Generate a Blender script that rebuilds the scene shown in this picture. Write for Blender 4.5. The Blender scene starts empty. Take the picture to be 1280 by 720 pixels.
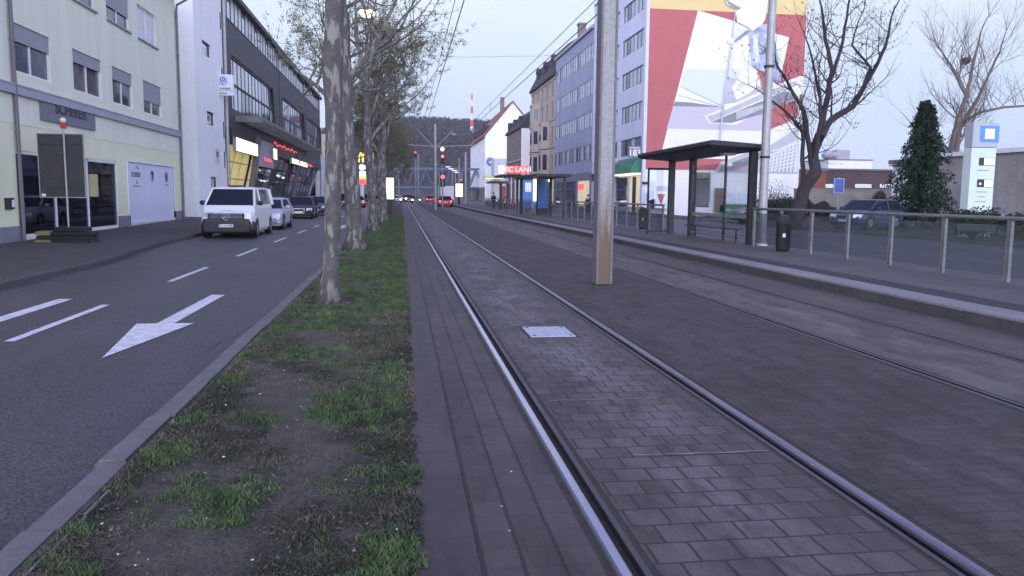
import bpy, math, random
import numpy as np
from mathutils import Vector, Matrix

rnd = random.Random(11)
SC = bpy.context.scene
COL = SC.collection
rad = math.radians

# ---------------------------------------------------------------- camera
FPX, CAMH = 1000.0, 1.58
_yaw, _pitch, _roll = math.atan(.138), math.atan(.115), .009
cF = Vector((math.sin(_yaw)*math.cos(_pitch), math.cos(_yaw)*math.cos(_pitch), -math.sin(_pitch)))
_r = Vector((math.cos(_yaw), -math.sin(_yaw), 0)); _u = _r.cross(cF)
cR = _r*math.cos(_roll)+_u*math.sin(_roll); cU = -_r*math.sin(_roll)+_u*math.cos(_roll)
cd = bpy.data.cameras.new('camera'); cam = bpy.data.objects.new('camera', cd); COL.objects.link(cam)
cam.matrix_world = Matrix(((cR.x, cU.x, -cF.x, 0), (cR.y, cU.y, -cF.y, 0), (cR.z, cU.z, -cF.z, CAMH), (0, 0, 0, 1)))
cd.sensor_width = 36; cd.lens = FPX/1280*36; cd.clip_start = .05; cd.clip_end = 6000
SC.camera = cam

# ---------------------------------------------------------------- sky, sun, exposure
SUN_EL, SUN_ROT = rad(14), rad(197)
W = bpy.data.worlds.new('World'); SC.world = W; W.use_nodes = True
nt = W.node_tree; N, L = nt.nodes, nt.links
bg = N['Background']
sky = N.new('ShaderNodeTexSky'); sky.sky_type = 'NISHITA'; sky.sun_disc = False
sky.sun_elevation = SUN_EL; sky.sun_rotation = SUN_ROT; sky.air_density = 1.0; sky.dust_density = .6; sky.ozone_density = 2.0
tc = N.new('ShaderNodeTexCoord'); sx = N.new('ShaderNodeSeparateXYZ'); L.new(tc.outputs['Generated'], sx.inputs[0])
ramp = N.new('ShaderNodeValToRGB'); L.new(sx.outputs['Z'], ramp.inputs[0])
e = ramp.color_ramp.elements
e[0].position = 0.0; e[0].color = (6.4, 7.2, 11.4, 1)
e[1].position = 1.0; e[1].color = (4.5, 4.7, 11.4, 1)
for p_, c_ in ((.10, (7.8, 9.0, 12.2, 1)), (.24, (10.2, 11.2, 12.6, 1)), (.45, (6.4, 6.8, 11.8, 1))):
    k = ramp.color_ramp.elements.new(p_); k.color = c_
mx = N.new('ShaderNodeMix'); mx.data_type = 'RGBA'; mx.inputs[0].default_value = .80
L.new(sky.outputs[0], mx.inputs[6]); L.new(ramp.outputs[0], mx.inputs[7])
# dawn glow: the sky is brighter low down in the direction of the hidden sun (behind the viewer)
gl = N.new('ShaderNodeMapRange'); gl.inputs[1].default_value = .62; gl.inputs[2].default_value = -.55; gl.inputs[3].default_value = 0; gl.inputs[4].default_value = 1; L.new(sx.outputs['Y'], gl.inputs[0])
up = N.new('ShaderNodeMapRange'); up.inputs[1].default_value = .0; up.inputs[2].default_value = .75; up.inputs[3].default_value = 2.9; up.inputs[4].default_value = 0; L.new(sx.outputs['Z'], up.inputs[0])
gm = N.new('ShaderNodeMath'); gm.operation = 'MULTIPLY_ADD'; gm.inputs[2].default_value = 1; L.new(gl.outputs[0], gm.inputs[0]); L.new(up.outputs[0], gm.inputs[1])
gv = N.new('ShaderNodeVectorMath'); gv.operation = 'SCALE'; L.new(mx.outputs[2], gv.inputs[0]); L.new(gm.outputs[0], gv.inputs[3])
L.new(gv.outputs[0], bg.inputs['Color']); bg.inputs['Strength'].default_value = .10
# faint high cloud
cn = N.new('ShaderNodeTexNoise'); cn.inputs['Scale'].default_value = 2.6; cn.inputs['Detail'].default_value = 6; cn.inputs['Distortion'].default_value = .6
cm = N.new('ShaderNodeMapping'); cm.inputs['Scale'].default_value = (1, 1, 3.2); L.new(tc.outputs['Generated'], cm.inputs[0]); L.new(cm.outputs[0], cn.inputs[0])
cr_ = N.new('ShaderNodeMapRange'); cr_.inputs[1].default_value = .3; cr_.inputs[2].default_value = .7; cr_.inputs[3].default_value = .945; cr_.inputs[4].default_value = 1.045; L.new(cn.outputs[0], cr_.inputs[0])
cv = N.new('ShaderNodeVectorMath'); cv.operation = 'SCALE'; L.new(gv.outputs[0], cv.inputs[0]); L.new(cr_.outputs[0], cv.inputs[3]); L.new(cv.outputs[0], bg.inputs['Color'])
sd = bpy.data.lights.new('sun', 'SUN'); sd.energy = 2.0; sd.angle = rad(100); sd.color = (.93, .94, 1)
sun = bpy.data.objects.new('sun', sd); COL.objects.link(sun)
_sv = Vector((math.sin(SUN_ROT)*math.cos(SUN_EL), math.cos(SUN_ROT)*math.cos(SUN_EL), math.sin(SUN_EL)))
sun.rotation_euler = _sv.to_track_quat('Z', 'Y').to_euler(); sun.location = (0, 0, 60)
SC.view_settings.view_transform = 'Standard'; SC.view_settings.look = 'None'
SC.view_settings.exposure = 0.0; SC.view_settings.gamma = 1; SC.view_settings.use_curve_mapping = False
SC.render.engine = 'CYCLES'
SC.cycles.max_bounces = 6; SC.cycles.transparent_max_bounces = 16; SC.cycles.use_denoising = True

# ---------------------------------------------------------------- measuring: photo pixel + one known coordinate -> point
def ray(px, py): return cF+cR*((px-640)/FPX)-cU*((py-360)/FPX)
def AX(px, py, X): v = ray(px, py); return Vector((0, 0, CAMH))+v*(X/v.x)
def AY(px, py, Y): v = ray(px, py); return Vector((0, 0, CAMH))+v*(Y/v.y)
def G(px, py, z=0): v = ray(px, py); return Vector((0, 0, CAMH))+v*((z-CAMH)/v.z)

# ---------------------------------------------------------------- materials
def mat(name, c, rough=.7, metal=0., var=.18, scale=3., bump=0., bscale=40., emit=None, estr=0., spec=.5, c2=None, stretch=None, thr=None, fine=None):
    m = bpy.data.materials.new(name); m.use_nodes = True
    n, l = m.node_tree.nodes, m.node_tree.links
    b = n['Principled BSDF']
    b.inputs['Roughness'].default_value = rough; b.inputs['Metallic'].default_value = metal
    b.inputs['Specular IOR Level'].default_value = spec
    co = n.new('ShaderNodeTexCoord'); src = co.outputs['Object']
    if stretch:
        mp = n.new('ShaderNodeMapping'); mp.inputs['Scale'].default_value = stretch; l.new(src, mp.inputs[0]); src = mp.outputs[0]
    nz = n.new('ShaderNodeTexNoise'); nz.inputs['Scale'].default_value = scale; nz.inputs['Detail'].default_value = 7; nz.inputs['Roughness'].default_value = .65
    l.new(src, nz.inputs['Vector'])
    cr = n.new('ShaderNodeValToRGB'); l.new(nz.outputs[0], cr.inputs[0])
    lo = [max(0, x*(1-var)) for x in c]; hi = [min(1, x*(1+var)) for x in (c2 or c)]
    a, z = thr or (.3, .72)
    cr.color_ramp.elements[0].position = a; cr.color_ramp.elements[0].color = (*lo, 1)
    cr.color_ramp.elements[1].position = z; cr.color_ramp.elements[1].color = (*hi, 1)
    out = cr.outputs[0]
    if fine:
        n2 = n.new('ShaderNodeTexNoise'); n2.inputs['Scale'].default_value = fine[0]; n2.inputs['Detail'].default_value = 3
        l.new(co.outputs['Object'], n2.inputs['Vector'])
        r2 = n.new('ShaderNodeMapRange'); r2.inputs[1].default_value = .3; r2.inputs[2].default_value = .7
        r2.inputs[3].default_value = 1-fine[1]; r2.inputs[4].default_value = 1+fine[1]; l.new(n2.outputs[0], r2.inputs[0])
        vm = n.new('ShaderNodeVectorMath'); vm.operation = 'SCALE'; l.new(out, vm.inputs[0]); l.new(r2.outputs[0], vm.inputs[3]); out = vm.outputs[0]
    l.new(out, b.inputs['Base Color'])
    if bump:
        nb = n.new('ShaderNodeTexNoise'); nb.inputs['Scale'].default_value = bscale; nb.inputs['Detail'].default_value = 5
        l.new(co.outputs['Object'], nb.inputs['Vector'])
        bp = n.new('ShaderNodeBump'); bp.inputs['Strength'].default_value = bump; bp.inputs['Distance'].default_value = .02
        l.new(nb.outputs[0], bp.inputs['Height']); l.new(bp.outputs[0], b.inputs['Normal'])
    if emit:
        b.inputs['Emission Color'].default_value = (*emit, 1); b.inputs['Emission Strength'].default_value = estr
    return m

def glassmat(name, tint=(.8, .84, .88), refl=.12, rough=.02, veil=.0):
    m = bpy.data.materials.new(name); m.use_nodes = True
    n, l = m.node_tree.nodes, m.node_tree.links; n.remove(n['Principled BSDF'])
    t = n.new('ShaderNodeBsdfTransparent'); t.inputs[0].default_value = (*tint, 1)
    g = n.new('ShaderNodeBsdfGlossy'); g.inputs['Roughness'].default_value = rough
    g.inputs['Color'].default_value = (.8, .85, .9, 1)
    fr = n.new('ShaderNodeFresnel'); fr.inputs[0].default_value = 1.35
    ad = n.new('ShaderNodeMath'); ad.operation = 'MULTIPLY_ADD'; ad.inputs[1].default_value = .32; ad.inputs[2].default_value = refl*.3; l.new(fr.outputs[0], ad.inputs[0])
    mi = n.new('ShaderNodeMixShader'); l.new(ad.outputs[0], mi.inputs[0]); l.new(t.outputs[0], mi.inputs[1]); l.new(g.outputs[0], mi.inputs[2])
    out = mi.outputs[0]
    if veil:      # a film of dust on the glass
        d = n.new('ShaderNodeBsdfDiffuse'); d.inputs[0].default_value = (.16, .165, .16, 1); m2 = n.new('ShaderNodeMixShader'); m2.inputs[0].default_value = veil; l.new(out, m2.inputs[1]); l.new(d.outputs[0], m2.inputs[2]); out = m2.outputs[0]
    l.new(out, n['Material Output'].inputs[0])
    return m

def paving(name, c, bw, rh, off, mortar, jointdark=.45, var=.25, dust=None, long_joint=None, rough=.62, edge=.6):
    m = bpy.data.materials.new(name); m.use_nodes = True
    n, l = m.node_tree.nodes, m.node_tree.links; b = n['Principled BSDF']
    co = n.new('ShaderNodeTexCoord')
    # a little waviness so that joints are not ruler straight
    wn = n.new('ShaderNodeTexNoise'); wn.inputs['Scale'].default_value = 2.3; l.new(co.outputs['Object'], wn.inputs[0])
    wv = n.new('ShaderNodeVectorMath'); wv.operation = 'MULTIPLY_ADD'; wv.inputs[1].default_value = (.012, .012, 0); l.new(wn.outputs['Color'], wv.inputs[0]); l.new(co.outputs['Object'], wv.inputs[2])
    def brick(w_, h_, off_, mo):
        t = n.new('ShaderNodeTexBrick'); t.offset = off_; t.inputs['Scale'].default_value = 1.0
        t.inputs['Brick Width'].default_value = w_; t.inputs['Row Height'].default_value = h_
        t.inputs['Mortar Size'].default_value = mo; t.inputs['Mortar Smooth'].default_value = .3; t.inputs['Bias'].default_value = 0
        t.inputs['Color1'].default_value = (1-var, 1-var, 1-var, 1); t.inputs['Color2'].default_value = (1+var, 1+var, 1+var, 1)
        t.inputs['Mortar'].default_value = (jointdark,)*3+(1,)
        l.new(wv.outputs[0], t.inputs[0]); return t
    bt = brick(bw, rh, off, mortar)
    n1 = n.new('ShaderNodeTexNoise'); n1.inputs['Scale'].default_value = 1.1; n1.inputs['Detail'].default_value = 8; n1.inputs['Roughness'].default_value = .7
    mp = n.new('ShaderNodeMapping'); mp.inputs['Scale'].default_value = (1.6, .5, 1); l.new(co.outputs['Object'], mp.inputs[0]); l.new(mp.outputs[0], n1.inputs[0])
    r1 = n.new('ShaderNodeMapRange'); r1.inputs[1].default_value = .3; r1.inputs[2].default_value = .72; r1.inputs[3].default_value = .68; r1.inputs[4].default_value = 1.4; l.new(n1.outputs[0], r1.inputs[0])
    n2 = n.new('ShaderNodeTexNoise'); n2.inputs['Scale'].default_value = 95; n2.inputs['Detail'].default_value = 4; l.new(co.outputs['Object'], n2.inputs[0])
    r2 = n.new('ShaderNodeMapRange'); r2.inputs[1].default_value = .3; r2.inputs[2].default_value = .7; r2.inputs[3].default_value = .86; r2.inputs[4].default_value = 1.14; l.new(n2.outputs[0], r2.inputs[0])
    mu = n.new('ShaderNodeMath'); mu.operation = 'MULTIPLY'; l.new(r1.outputs[0], mu.inputs[0]); l.new(r2.outputs[0], mu.inputs[1])
    base = n.new('ShaderNodeVectorMath'); base.operation = 'SCALE'; base.inputs[0].default_value = c; l.new(mu.outputs[0], base.inputs[3])
    mul = n.new('ShaderNodeVectorMath'); mul.operation = 'MULTIPLY'; l.new(base.outputs[0], mul.inputs[0]); l.new(bt.outputs[0], mul.inputs[1])
    # brownish grime and darker oily patches of their own shape
    n4 = n.new('ShaderNodeTexNoise'); n4.inputs['Scale'].default_value = 2.4; n4.inputs['Detail'].default_value = 6; n4.inputs['Roughness'].default_value = .7; l.new(mp.outputs[0], n4.inputs[0])
    r4 = n.new('ShaderNodeValToRGB'); r4.color_ramp.elements[0].position = .36; r4.color_ramp.elements[0].color = (.62, .58, .56, 1); r4.color_ramp.elements[1].position = .64; r4.color_ramp.elements[1].color = (1.12, 1.06, 1.04, 1)
    k4 = r4.color_ramp.elements.new(.5); k4.color = (1.08, .96, .86, 1); l.new(n4.outputs[0], r4.inputs[0])
    g4 = n.new('ShaderNodeVectorMath'); g4.operation = 'MULTIPLY'; l.new(mul.outputs[0], g4.inputs[0]); l.new(r4.outputs[0], g4.inputs[1])
    out = g4.outputs[0]; h = bt.outputs['Fac']
    if long_joint:
        b2 = brick(long_joint, 500., 0, .011); b2.inputs['Color1'].default_value = (1, 1, 1, 1); b2.inputs['Color2'].default_value = (1, 1, 1, 1); b2.inputs['Mortar'].default_value = (.42, .42, .42, 1)
        m2 = n.new('ShaderNodeVectorMath'); m2.operation = 'MULTIPLY'; l.new(out, m2.inputs[0]); l.new(b2.outputs[0], m2.inputs[1]); out = m2.outputs[0]
        mxm = n.new('ShaderNodeMath'); mxm.operation = 'MAXIMUM'; l.new(h, mxm.inputs[0]); l.new(b2.outputs['Fac'], mxm.inputs[1]); h = mxm.outputs[0]
    if dust:   # pale sand dust trodden in along the middle of the track: (centre x, half width, strength, colour)
        cx, hw, st, dc = dust
        s = n.new('ShaderNodeSeparateXYZ'); l.new(co.outputs['Object'], s.inputs[0])
        a = n.new('ShaderNodeMath'); a.operation = 'SUBTRACT'; l.new(s.outputs[0], a.inputs[0]); a.inputs[1].default_value = cx
        ab = n.new('ShaderNodeMath'); ab.operation = 'ABSOLUTE'; l.new(a.outputs[0], ab.inputs[0])
        mr = n.new('ShaderNodeMapRange'); mr.inputs[1].default_value = hw; mr.inputs[2].default_value = 0; mr.inputs[3].default_value = 0; mr.inputs[4].default_value = st; l.new(ab.outputs[0], mr.inputs[0])
        n3 = n.new('ShaderNodeTexNoise'); n3.inputs['Scale'].default_value = 1.2; n3.inputs['Detail'].default_value = 9; n3.inputs['Roughness'].default_value = .7; l.new(mp.outputs[0], n3.inputs[0])
        r3 = n.new('ShaderNodeMapRange'); r3.inputs[1].default_value = .45; r3.inputs[2].default_value = .64; l.new(n3.outputs[0], r3.inputs[0])
        mm = n.new('ShaderNodeMath'); mm.operation = 'MULTIPLY'; l.new(mr.outputs[0], mm.inputs[0]); l.new(r3.outputs[0], mm.inputs[1])
        jm = n.new('ShaderNodeMath'); jm.operation = 'MULTIPLY_ADD'; jm.inputs[1].default_value = -.9; jm.inputs[2].default_value = 1; l.new(bt.outputs['Fac'], jm.inputs[0])
        m5 = n.new('ShaderNodeMath'); m5.operation = 'MULTIPLY'; l.new(mm.outputs[0], m5.inputs[0]); l.new(jm.outputs[0], m5.inputs[1])
        mi = n.new('ShaderNodeMix'); mi.data_type = 'RGBA'; l.new(m5.outputs[0], mi.inputs[0]); l.new(out, mi.inputs[6]); mi.inputs[7].default_value = (*dc, 1); out = mi.outputs[2]
    l.new(out, b.inputs['Base Color'])
    b.inputs['Roughness'].default_value = rough
    iv = n.new('ShaderNodeMath'); iv.operation = 'MULTIPLY_ADD'; iv.inputs[1].default_value = -1; l.new(h, iv.inputs[0])
    n2b = n.new('ShaderNodeMath'); n2b.operation = 'MULTIPLY'; n2b.inputs[1].default_value = .35; l.new(n2.outputs[0], n2b.inputs[0]); l.new(n2b.outputs[0], iv.inputs[2])
    bp = n.new('ShaderNodeBump'); bp.inputs['Strength'].default_value = edge; bp.inputs['Distance'].default_value = .006; l.new(iv.outputs[0], bp.inputs['Height']); l.new(bp.outputs[0], b.inputs['Normal'])
    return m

def bark_mat(name, dark, pale, thr=(.5, .56), sc=3.2):
    m = mat(name, dark, .9, var=.3, scale=9, bump=.5, bscale=30, fine=(60, .2))
    n, l = m.node_tree.nodes, m.node_tree.links; b = n['Principled BSDF']
    old = b.inputs['Base Color'].links[0].from_socket
    co = n.new('ShaderNodeTexCoord'); mp = n.new('ShaderNodeMapping'); mp.inputs['Scale'].default_value = (2.6, 2.6, .8); l.new(co.outputs['Object'], mp.inputs[0])
    nz = n.new('ShaderNodeTexNoise'); nz.inputs['Scale'].default_value = sc; nz.inputs['Detail'].default_value = 3; l.new(mp.outputs[0], nz.inputs[0])
    mr = n.new('ShaderNodeMapRange'); mr.inputs[1].default_value = thr[0]; mr.inputs[2].default_value = thr[1]; l.new(nz.outputs[0], mr.inputs[0])
    mi = n.new('ShaderNodeMix'); mi.data_type = 'RGBA'; l.new(mr.outputs[0], mi.inputs[0]); l.new(old, mi.inputs[6]); mi.inputs[7].default_value = (*pale, 1)
    l.new(mi.outputs[2], b.inputs['Base Color'])
    return m

M = dict(
 soil=mat('soil', (.058, .046, .042), .95, var=.35, scale=5, bump=1., bscale=45, c2=(.06, .058, .042), fine=(70, .6)),
 asphalt=mat('asphalt', (.056, .052, .056), .50, var=.26, scale=1.1, bump=.8, bscale=70, fine=(48, .95), stretch=(1, .3, 1)),
 pave_left=mat('pavement slabs', (.055, .049, .052), .85, var=.2, scale=1.5, bump=.3, bscale=60, fine=(60, .15)),
 ground=mat('ground', (.08, .08, .07), .95, var=.3, scale=.3),
 kerb=mat('kerb stone', (.13, .122, .125), .85, var=.16, scale=3, bump=.4, bscale=60, fine=(80, .14)),
 concrete=mat('concrete', (.15, .145, .15), .85, var=.18, scale=1.3, bump=.3, bscale=50, fine=(40, .12)),
 concrete_dark=mat('concrete weathered', (.062, .058, .06), .9, var=.3, scale=1.2, bump=.3, bscale=40, fine=(30, .15), stretch=(1, .3, 1)),
 plat_pave=mat('platform paving', (.095, .085, .085), .85, var=.2, scale=1.1, bump=.2, bscale=60, fine=(25, .12)),
 plat_dark=mat('platform dark band', (.026, .025, .032), .8, var=.16, scale=2, fine=(30, .12)),
 paint=mat('road paint', (.50, .49, .52), .7, var=.2, scale=7, c2=(.62, .61, .64), fine=(60, .35)),
 pav_strip=paving('paving beside rail', (.051, .045, .047), .172, .19, 0, .0045, .6, .18, None, .172),
 pav_plain=paving('smooth band beside verge', (.05, .045, .049), .8, .21, 0, .003, .75, .1, None, None),
 pav_mid=paving('paving in track', (.060, .054, .055), .2, .2, .5, .0085, .28, .28, (1.62, .55, 1.05, (.15, .138, .14))),
 pav_between=paving('paving between tracks', (.042, .037, .038), .2, .115, .5, .005, .5, .2, (3.3, .9, .35, (.10, .09, .095)), None, .8, .5),
 pav_far=paving('paving of far track', (.064, .056, .053), .24, .24, .5, .003, .82, .08, (5.4, .75, 1.1, (.14, .128, .12)), None, .7, .3),
 rust=mat('rail filler', (.034, .026, .023), .75, var=.3, scale=6, bump=.3),
 rail=mat('polished rail', (.46, .47, .60), .25, 1., var=.12, scale=4, stretch=(1, .2, 1)),
 rail_dull=mat('dull rail', (.24, .23, .28), .38, 1., var=.25, scale=4, stretch=(1, .2, 1)),
 groove=mat('rail groove', (.018, .016, .016), .6, var=.3),
 galv_dull=mat('weathered fence post', (.20, .20, .195), .6, .4, var=.2, scale=3, fine=(25, .12)),
 galv=mat('galvanised steel', (.36, .36, .37), .5, .55, var=.14, scale=2.4, fine=(25, .1)),
 galv_stain=mat('galvanised steel with rust runs', (.33, .325, .345), .55, .3, var=.12, scale=2, c2=(.25, .22, .20), stretch=(9, 9, .3), thr=(.45, .8), fine=(18, .15)),
 rust_run=mat('rusty pole foot', (.20, .12, .065), .8, .1, var=.4, scale=3, stretch=(7, 7, .8), c2=(.30, .27, .25), fine=(30, .2)),
 rail_far=mat('rail of far track', (.10, .092, .10), .5, .8, var=.2, scale=4, stretch=(1, .2, 1)),
 plate=mat('dirty metal plate', (.42, .43, .52), .5, .2, var=.16, scale=9, fine=(60, .15)),
 white_wall=mat('white render', (.79, .78, .80), .85, var=.06, scale=.8, stretch=(1.2, 1.2, .12), bump=.1, bscale=30, fine=(3, .02)),
 cream=mat('cream render', (.72, .73, .60), .88, var=.07, scale=.9, stretch=(1.4, 1.4, .14), bump=.35, bscale=55, fine=(30, .04)),
 cream_yellow=mat('yellowish render', (.72, .72, .52), .88, var=.06, scale=.5, bump=.35, bscale=55, fine=(30, .04)),
 trim_grey=mat('grey trim', (.36, .35, .41), .7, var=.08, scale=2),
 plinth=mat('plinth', (.2, .2, .25), .8, var=.12),
 shutter=mat('roller shutter', (.33, .33, .38), .6, var=.05, scale=1),
 pvc=mat('white window frame', (.72, .72, .76), .5, var=.03),
 door_white=mat('white door panel', (.63, .64, .80), .5, var=.04, scale=.7),
 pipe=mat('downpipe', (.17, .15, .17), .6, .2, var=.12),
 pane=mat('window pane', (.035, .042, .06), .04, var=.3, scale=.35, spec=.9),
 pane_pale=mat('pale window pane', (.34, .37, .46), .06, .55, var=.3, scale=.5, spec=.9),
 pane_soft=mat('curtain and reflection toned pane', (.10, .105, .115), .06, var=.6, scale=1.1, spec=.8),  # paler mottled colour stands for curtain strips and reflections painted into the glass
 pane_curtain=mat('curtained window pane', (.5, .5, .56), .25, var=.12, scale=1.5, spec=.6),
 dark_clad=mat('dark grey cladding', (.046, .045, .056), .6, 0, var=.1, scale=1.2),
 steel_dark=mat('dark steel', (.03, .028, .032), .5, .3, var=.15),
 black=mat('black plastic', (.018, .018, .021), .5, var=.2),
 rubber=mat('rubber', (.016, .016, .017), .85, var=.3, bump=.3),
 yellow_pl=mat('yellow plastic', (.20, .17, .07), .7, var=.2, scale=6),
 grey_sign=mat('sign back', (.05, .048, .052), .6, .3, var=.15, scale=2.5, fine=(15, .1)),
 sign_grey=mat('grey sign panel', (.165, .17, .21), .6, var=.05),
 ink=mat('dark lettering', (.035, .035, .05), .6, var=.05),
 red_pl=mat('red plastic', (.5, .03, .035), .4, var=.1),
 lampglass=mat('frosted globe', (.75, .66, .55), .4, var=.05),
 blue=mat('blue sign', (.10, .17, .50), .5, var=.06),
 blue_poster=mat('blue poster', (.06, .17, .47), .5, var=.08, scale=2),
 white=mat('white paint', (.78, .78, .80), .5, var=.03),
 tower_side=mat('white render side', (.70, .68, .72), .85, var=.06, scale=.4),
 car_white=mat('white car paint', (.76, .76, .80), .25, var=.02, spec=.6),
 car_silver=mat('silver car paint', (.52, .54, .60), .28, .35, var=.03),
 car_black=mat('black car paint', (.012, .012, .017), .25, .0, var=.05, spec=.4),
 car_blue=mat('blue car paint', (.03, .04, .085), .28, .0, var=.04, spec=.4),
 car_red=mat('red car paint', (.33, .025, .03), .25, .1, var=.04),
 car_grey=mat('grey car paint', (.10, .10, .12), .25, .3, var=.04),
 car_glass=mat('car glass', (.014, .017, .03), .08, var=.1, spec=.12),
 headglass=mat('headlamp', (.6, .62, .68), .12, .3, var=.1, scale=8),
 tail_off=mat('tail lamp', (.4, .05, .05), .25, var=.1),
 rim=mat('wheel rim', (.33, .33, .35), .35, .7, var=.1),
 chrome=mat('chrome trim', (.6, .6, .63), .2, .9, var=.05),
 bark=bark_mat('plane bark', (.092, .082, .08), (.225, .215, .195), (.53, .60), 3.8),
 bark_far=bark_mat('plane bark dull', (.12, .108, .10), (.22, .21, .185), (.48, .58), 3.0),
 bark_dark=mat('dark bark', (.042, .034, .036), .95, var=.3, scale=8, bump=.5, bscale=25),
 bark_grey=mat('grey bark', (.15, .125, .115), .95, var=.25, scale=5, bump=.4),
 leaf=mat('young leaves', (.155, .155, .09), .8, var=.35, scale=1.3, c2=(.21, .21, .125)),
 twig_leaf=mat('dry seed tufts', (.05, .042, .045), .9, var=.3),
 needle=mat('conifer foliage', (.012, .022, .014), .9, var=.55, scale=1.6, c2=(.026, .046, .026), spec=.2),
 bush=mat('bush foliage', (.022, .042, .02), .75, var=.45, scale=2.5),
 bush_dry=mat('ivy and dry twigs', (.05, .05, .035), .9, var=.4, scale=2),
 wood_hill=mat('wood on hill', (.058, .049, .055), .95, var=.3, scale=.02, c2=(.06, .054, .052), fine=(.09, .3)),
 hill=mat('hill soil', (.06, .052, .058), .95, var=.3, scale=.02),
 grass=mat('grass', (.055, .092, .034), .85, var=.4, scale=2.3, c2=(.080, .12, .045), fine=(9, .4)),
 straw=mat('dry grass', (.13, .11, .08), .9, var=.35, scale=3),
 litter=mat('petals', (.6, .57, .56), .8, var=.1),
 frost=mat('frosted glass', (.55, .57, .62), .4, var=.05), m_yellow=mat('mural yellow', (.70, .55, .26), .9, var=.05, scale=.6),
 m_red=mat('mural red', (.46, .135, .14), .9, var=.07, scale=.6),
 m_white=mat('mural white', (.80, .79, .82), .9, var=.04, scale=.5),
 m_pale=mat('mural pale blue', (.66, .70, .80), .9, var=.04),
 m_lav=mat('mural lavender', (.56, .52, .60), .9, var=.05),
 m_grey=mat('mural grey', (.27, .26, .29), .9, var=.1),
 m_mid=mat('mural mid grey', (.50, .49, .53), .9, var=.15, scale=.7),
 m_jeans=mat('mural jeans', (.22, .27, .40), .9, var=.6, scale=.9, c2=(.42, .46, .56)),
 m_cream=mat('mural shirt', (.82, .78, .70), .9, var=.06),
 office=mat('office render', (.63, .63, .76), .85, var=.07, scale=.6, stretch=(1.2, 1.2, .12), fine=(4, .03)),
 spandrel=mat('blue grey spandrel', (.29, .31, .43), .6, var=.13, scale=.5, stretch=(1, 1, .2)),
 rib=mat('facade rib', (.16, .17, .23), .5, .3, var=.1),
 beige=mat('sandstone', (.40, .34, .30), .9, var=.12, scale=.6, fine=(5, .08)),
 brown=mat('brown stone', (.20, .155, .14), .9, var=.15, scale=.7),
 roof_dark=mat('slate roof', (.05, .045, .05), .8, var=.2, scale=1.2),
 roof_red=mat('red tiles', (.25, .095, .08), .85, var=.2, scale=1),
 brick=mat('brick wall', (.22, .085, .06), .9, var=.15, scale=1),
 brick_dark=mat('dark brick wall', (.095, .06, .065), .9, var=.15, scale=1),
 oldwall=mat('old rendered wall', (.22, .20, .18), .95, var=.3, scale=.8, bump=.3, bscale=12, fine=(6, .15)),
 hall_wall=mat('hall wall', (.33, .30, .29), .95, var=.22, scale=.5, fine=(5, .1)),
 green_awn=mat('green awning', (.05, .20, .12), .7, var=.1),
 yellow_awn=mat('yellow fascia', (.62, .55, .24), .7, var=.1),
 gate=mat('timber gate', (.26, .23, .22), .85, var=.12, scale=1.5),
 orange_banner=mat('orange banner', (.5, .28, .19), .8, var=.2, scale=1),
 bridge=mat('blue bridge steel', (.10, .13, .22), .6, .1, var=.15),
 totem=mat('totem grey', (.42, .43, .48), .5, .1, var=.03),
 totem_l=mat('totem pale green', (.62, .72, .66), .5, var=.06, scale=.4),
 skin=mat('skin', (.42, .27, .21), .6, var=.06), jacket=mat('dark jacket', (.02, .019, .025), .85, var=.2),
 jeans=mat('jeans', (.055, .07, .13), .85, var=.2), hair=mat('hair', (.03, .022, .018), .7, var=.2),
 wire=mat('wire', (.16, .155, .19), .6, .3, var=.1),
 mast_w=mat('mast white', (.72, .70, .72), .7, var=.05), mast_r=mat('mast red', (.55, .11, .10), .7, var=.1),
 glass=glassmat('fence glass', (.84, .86, .88), .10, veil=.2), glass_clear=glassmat('clear glass', (.93, .95, .95), .08),
 glass_shop=glassmat('shop glass', (.5, .53, .58), .2),
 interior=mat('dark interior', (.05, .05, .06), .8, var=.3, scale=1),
)
M['side'] = mat('car park asphalt', (.09, .085, .092), .85, var=.2, scale=.6, fine=(60, .3))
def emat(name, c, s, base=(.12, .12, .12)): return mat(name, base, .5, var=.03, emit=c, estr=s)
M.update(
 e_white=emat('lit white panel', (1, .97, .9), 2.2), e_warm=emat('lit warm panel', (1, .86, .62), 1.7), e_lamp=emat('lit lamp', (1, .78, .5), 14),
 e_yellow=mat('lit yellow interior', (.5, .36, .1), .6, var=.35, scale=.6, emit=(.62, .50, .20), estr=.62),
 e_gold=emat('lit gold sign', (1, .66, .12), 2.0), e_red=emat('lit red sign', (1, .07, .08), 1.5), e_redlamp=emat('lit red lamp', (1, .06, .05), 7),
 e_amber=emat('lit amber lamp', (1, .5, .1), 3), e_head=emat('lit headlamp', (1, .93, .8), 12), e_blue=emat('lit blue sign', (.06, .25, 1), .9, (.05, .1, .4)),
 e_pinkwhite=emat('lit letter', (1, .62, .58), 1.5), e_shop=mat('lit shop interior', (.5, .45, .35), .6, var=.4, scale=1, emit=(1, .85, .55), estr=.45),
 e_screen=emat('lit display', (1, .97, .95), 1.6),
)

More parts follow.
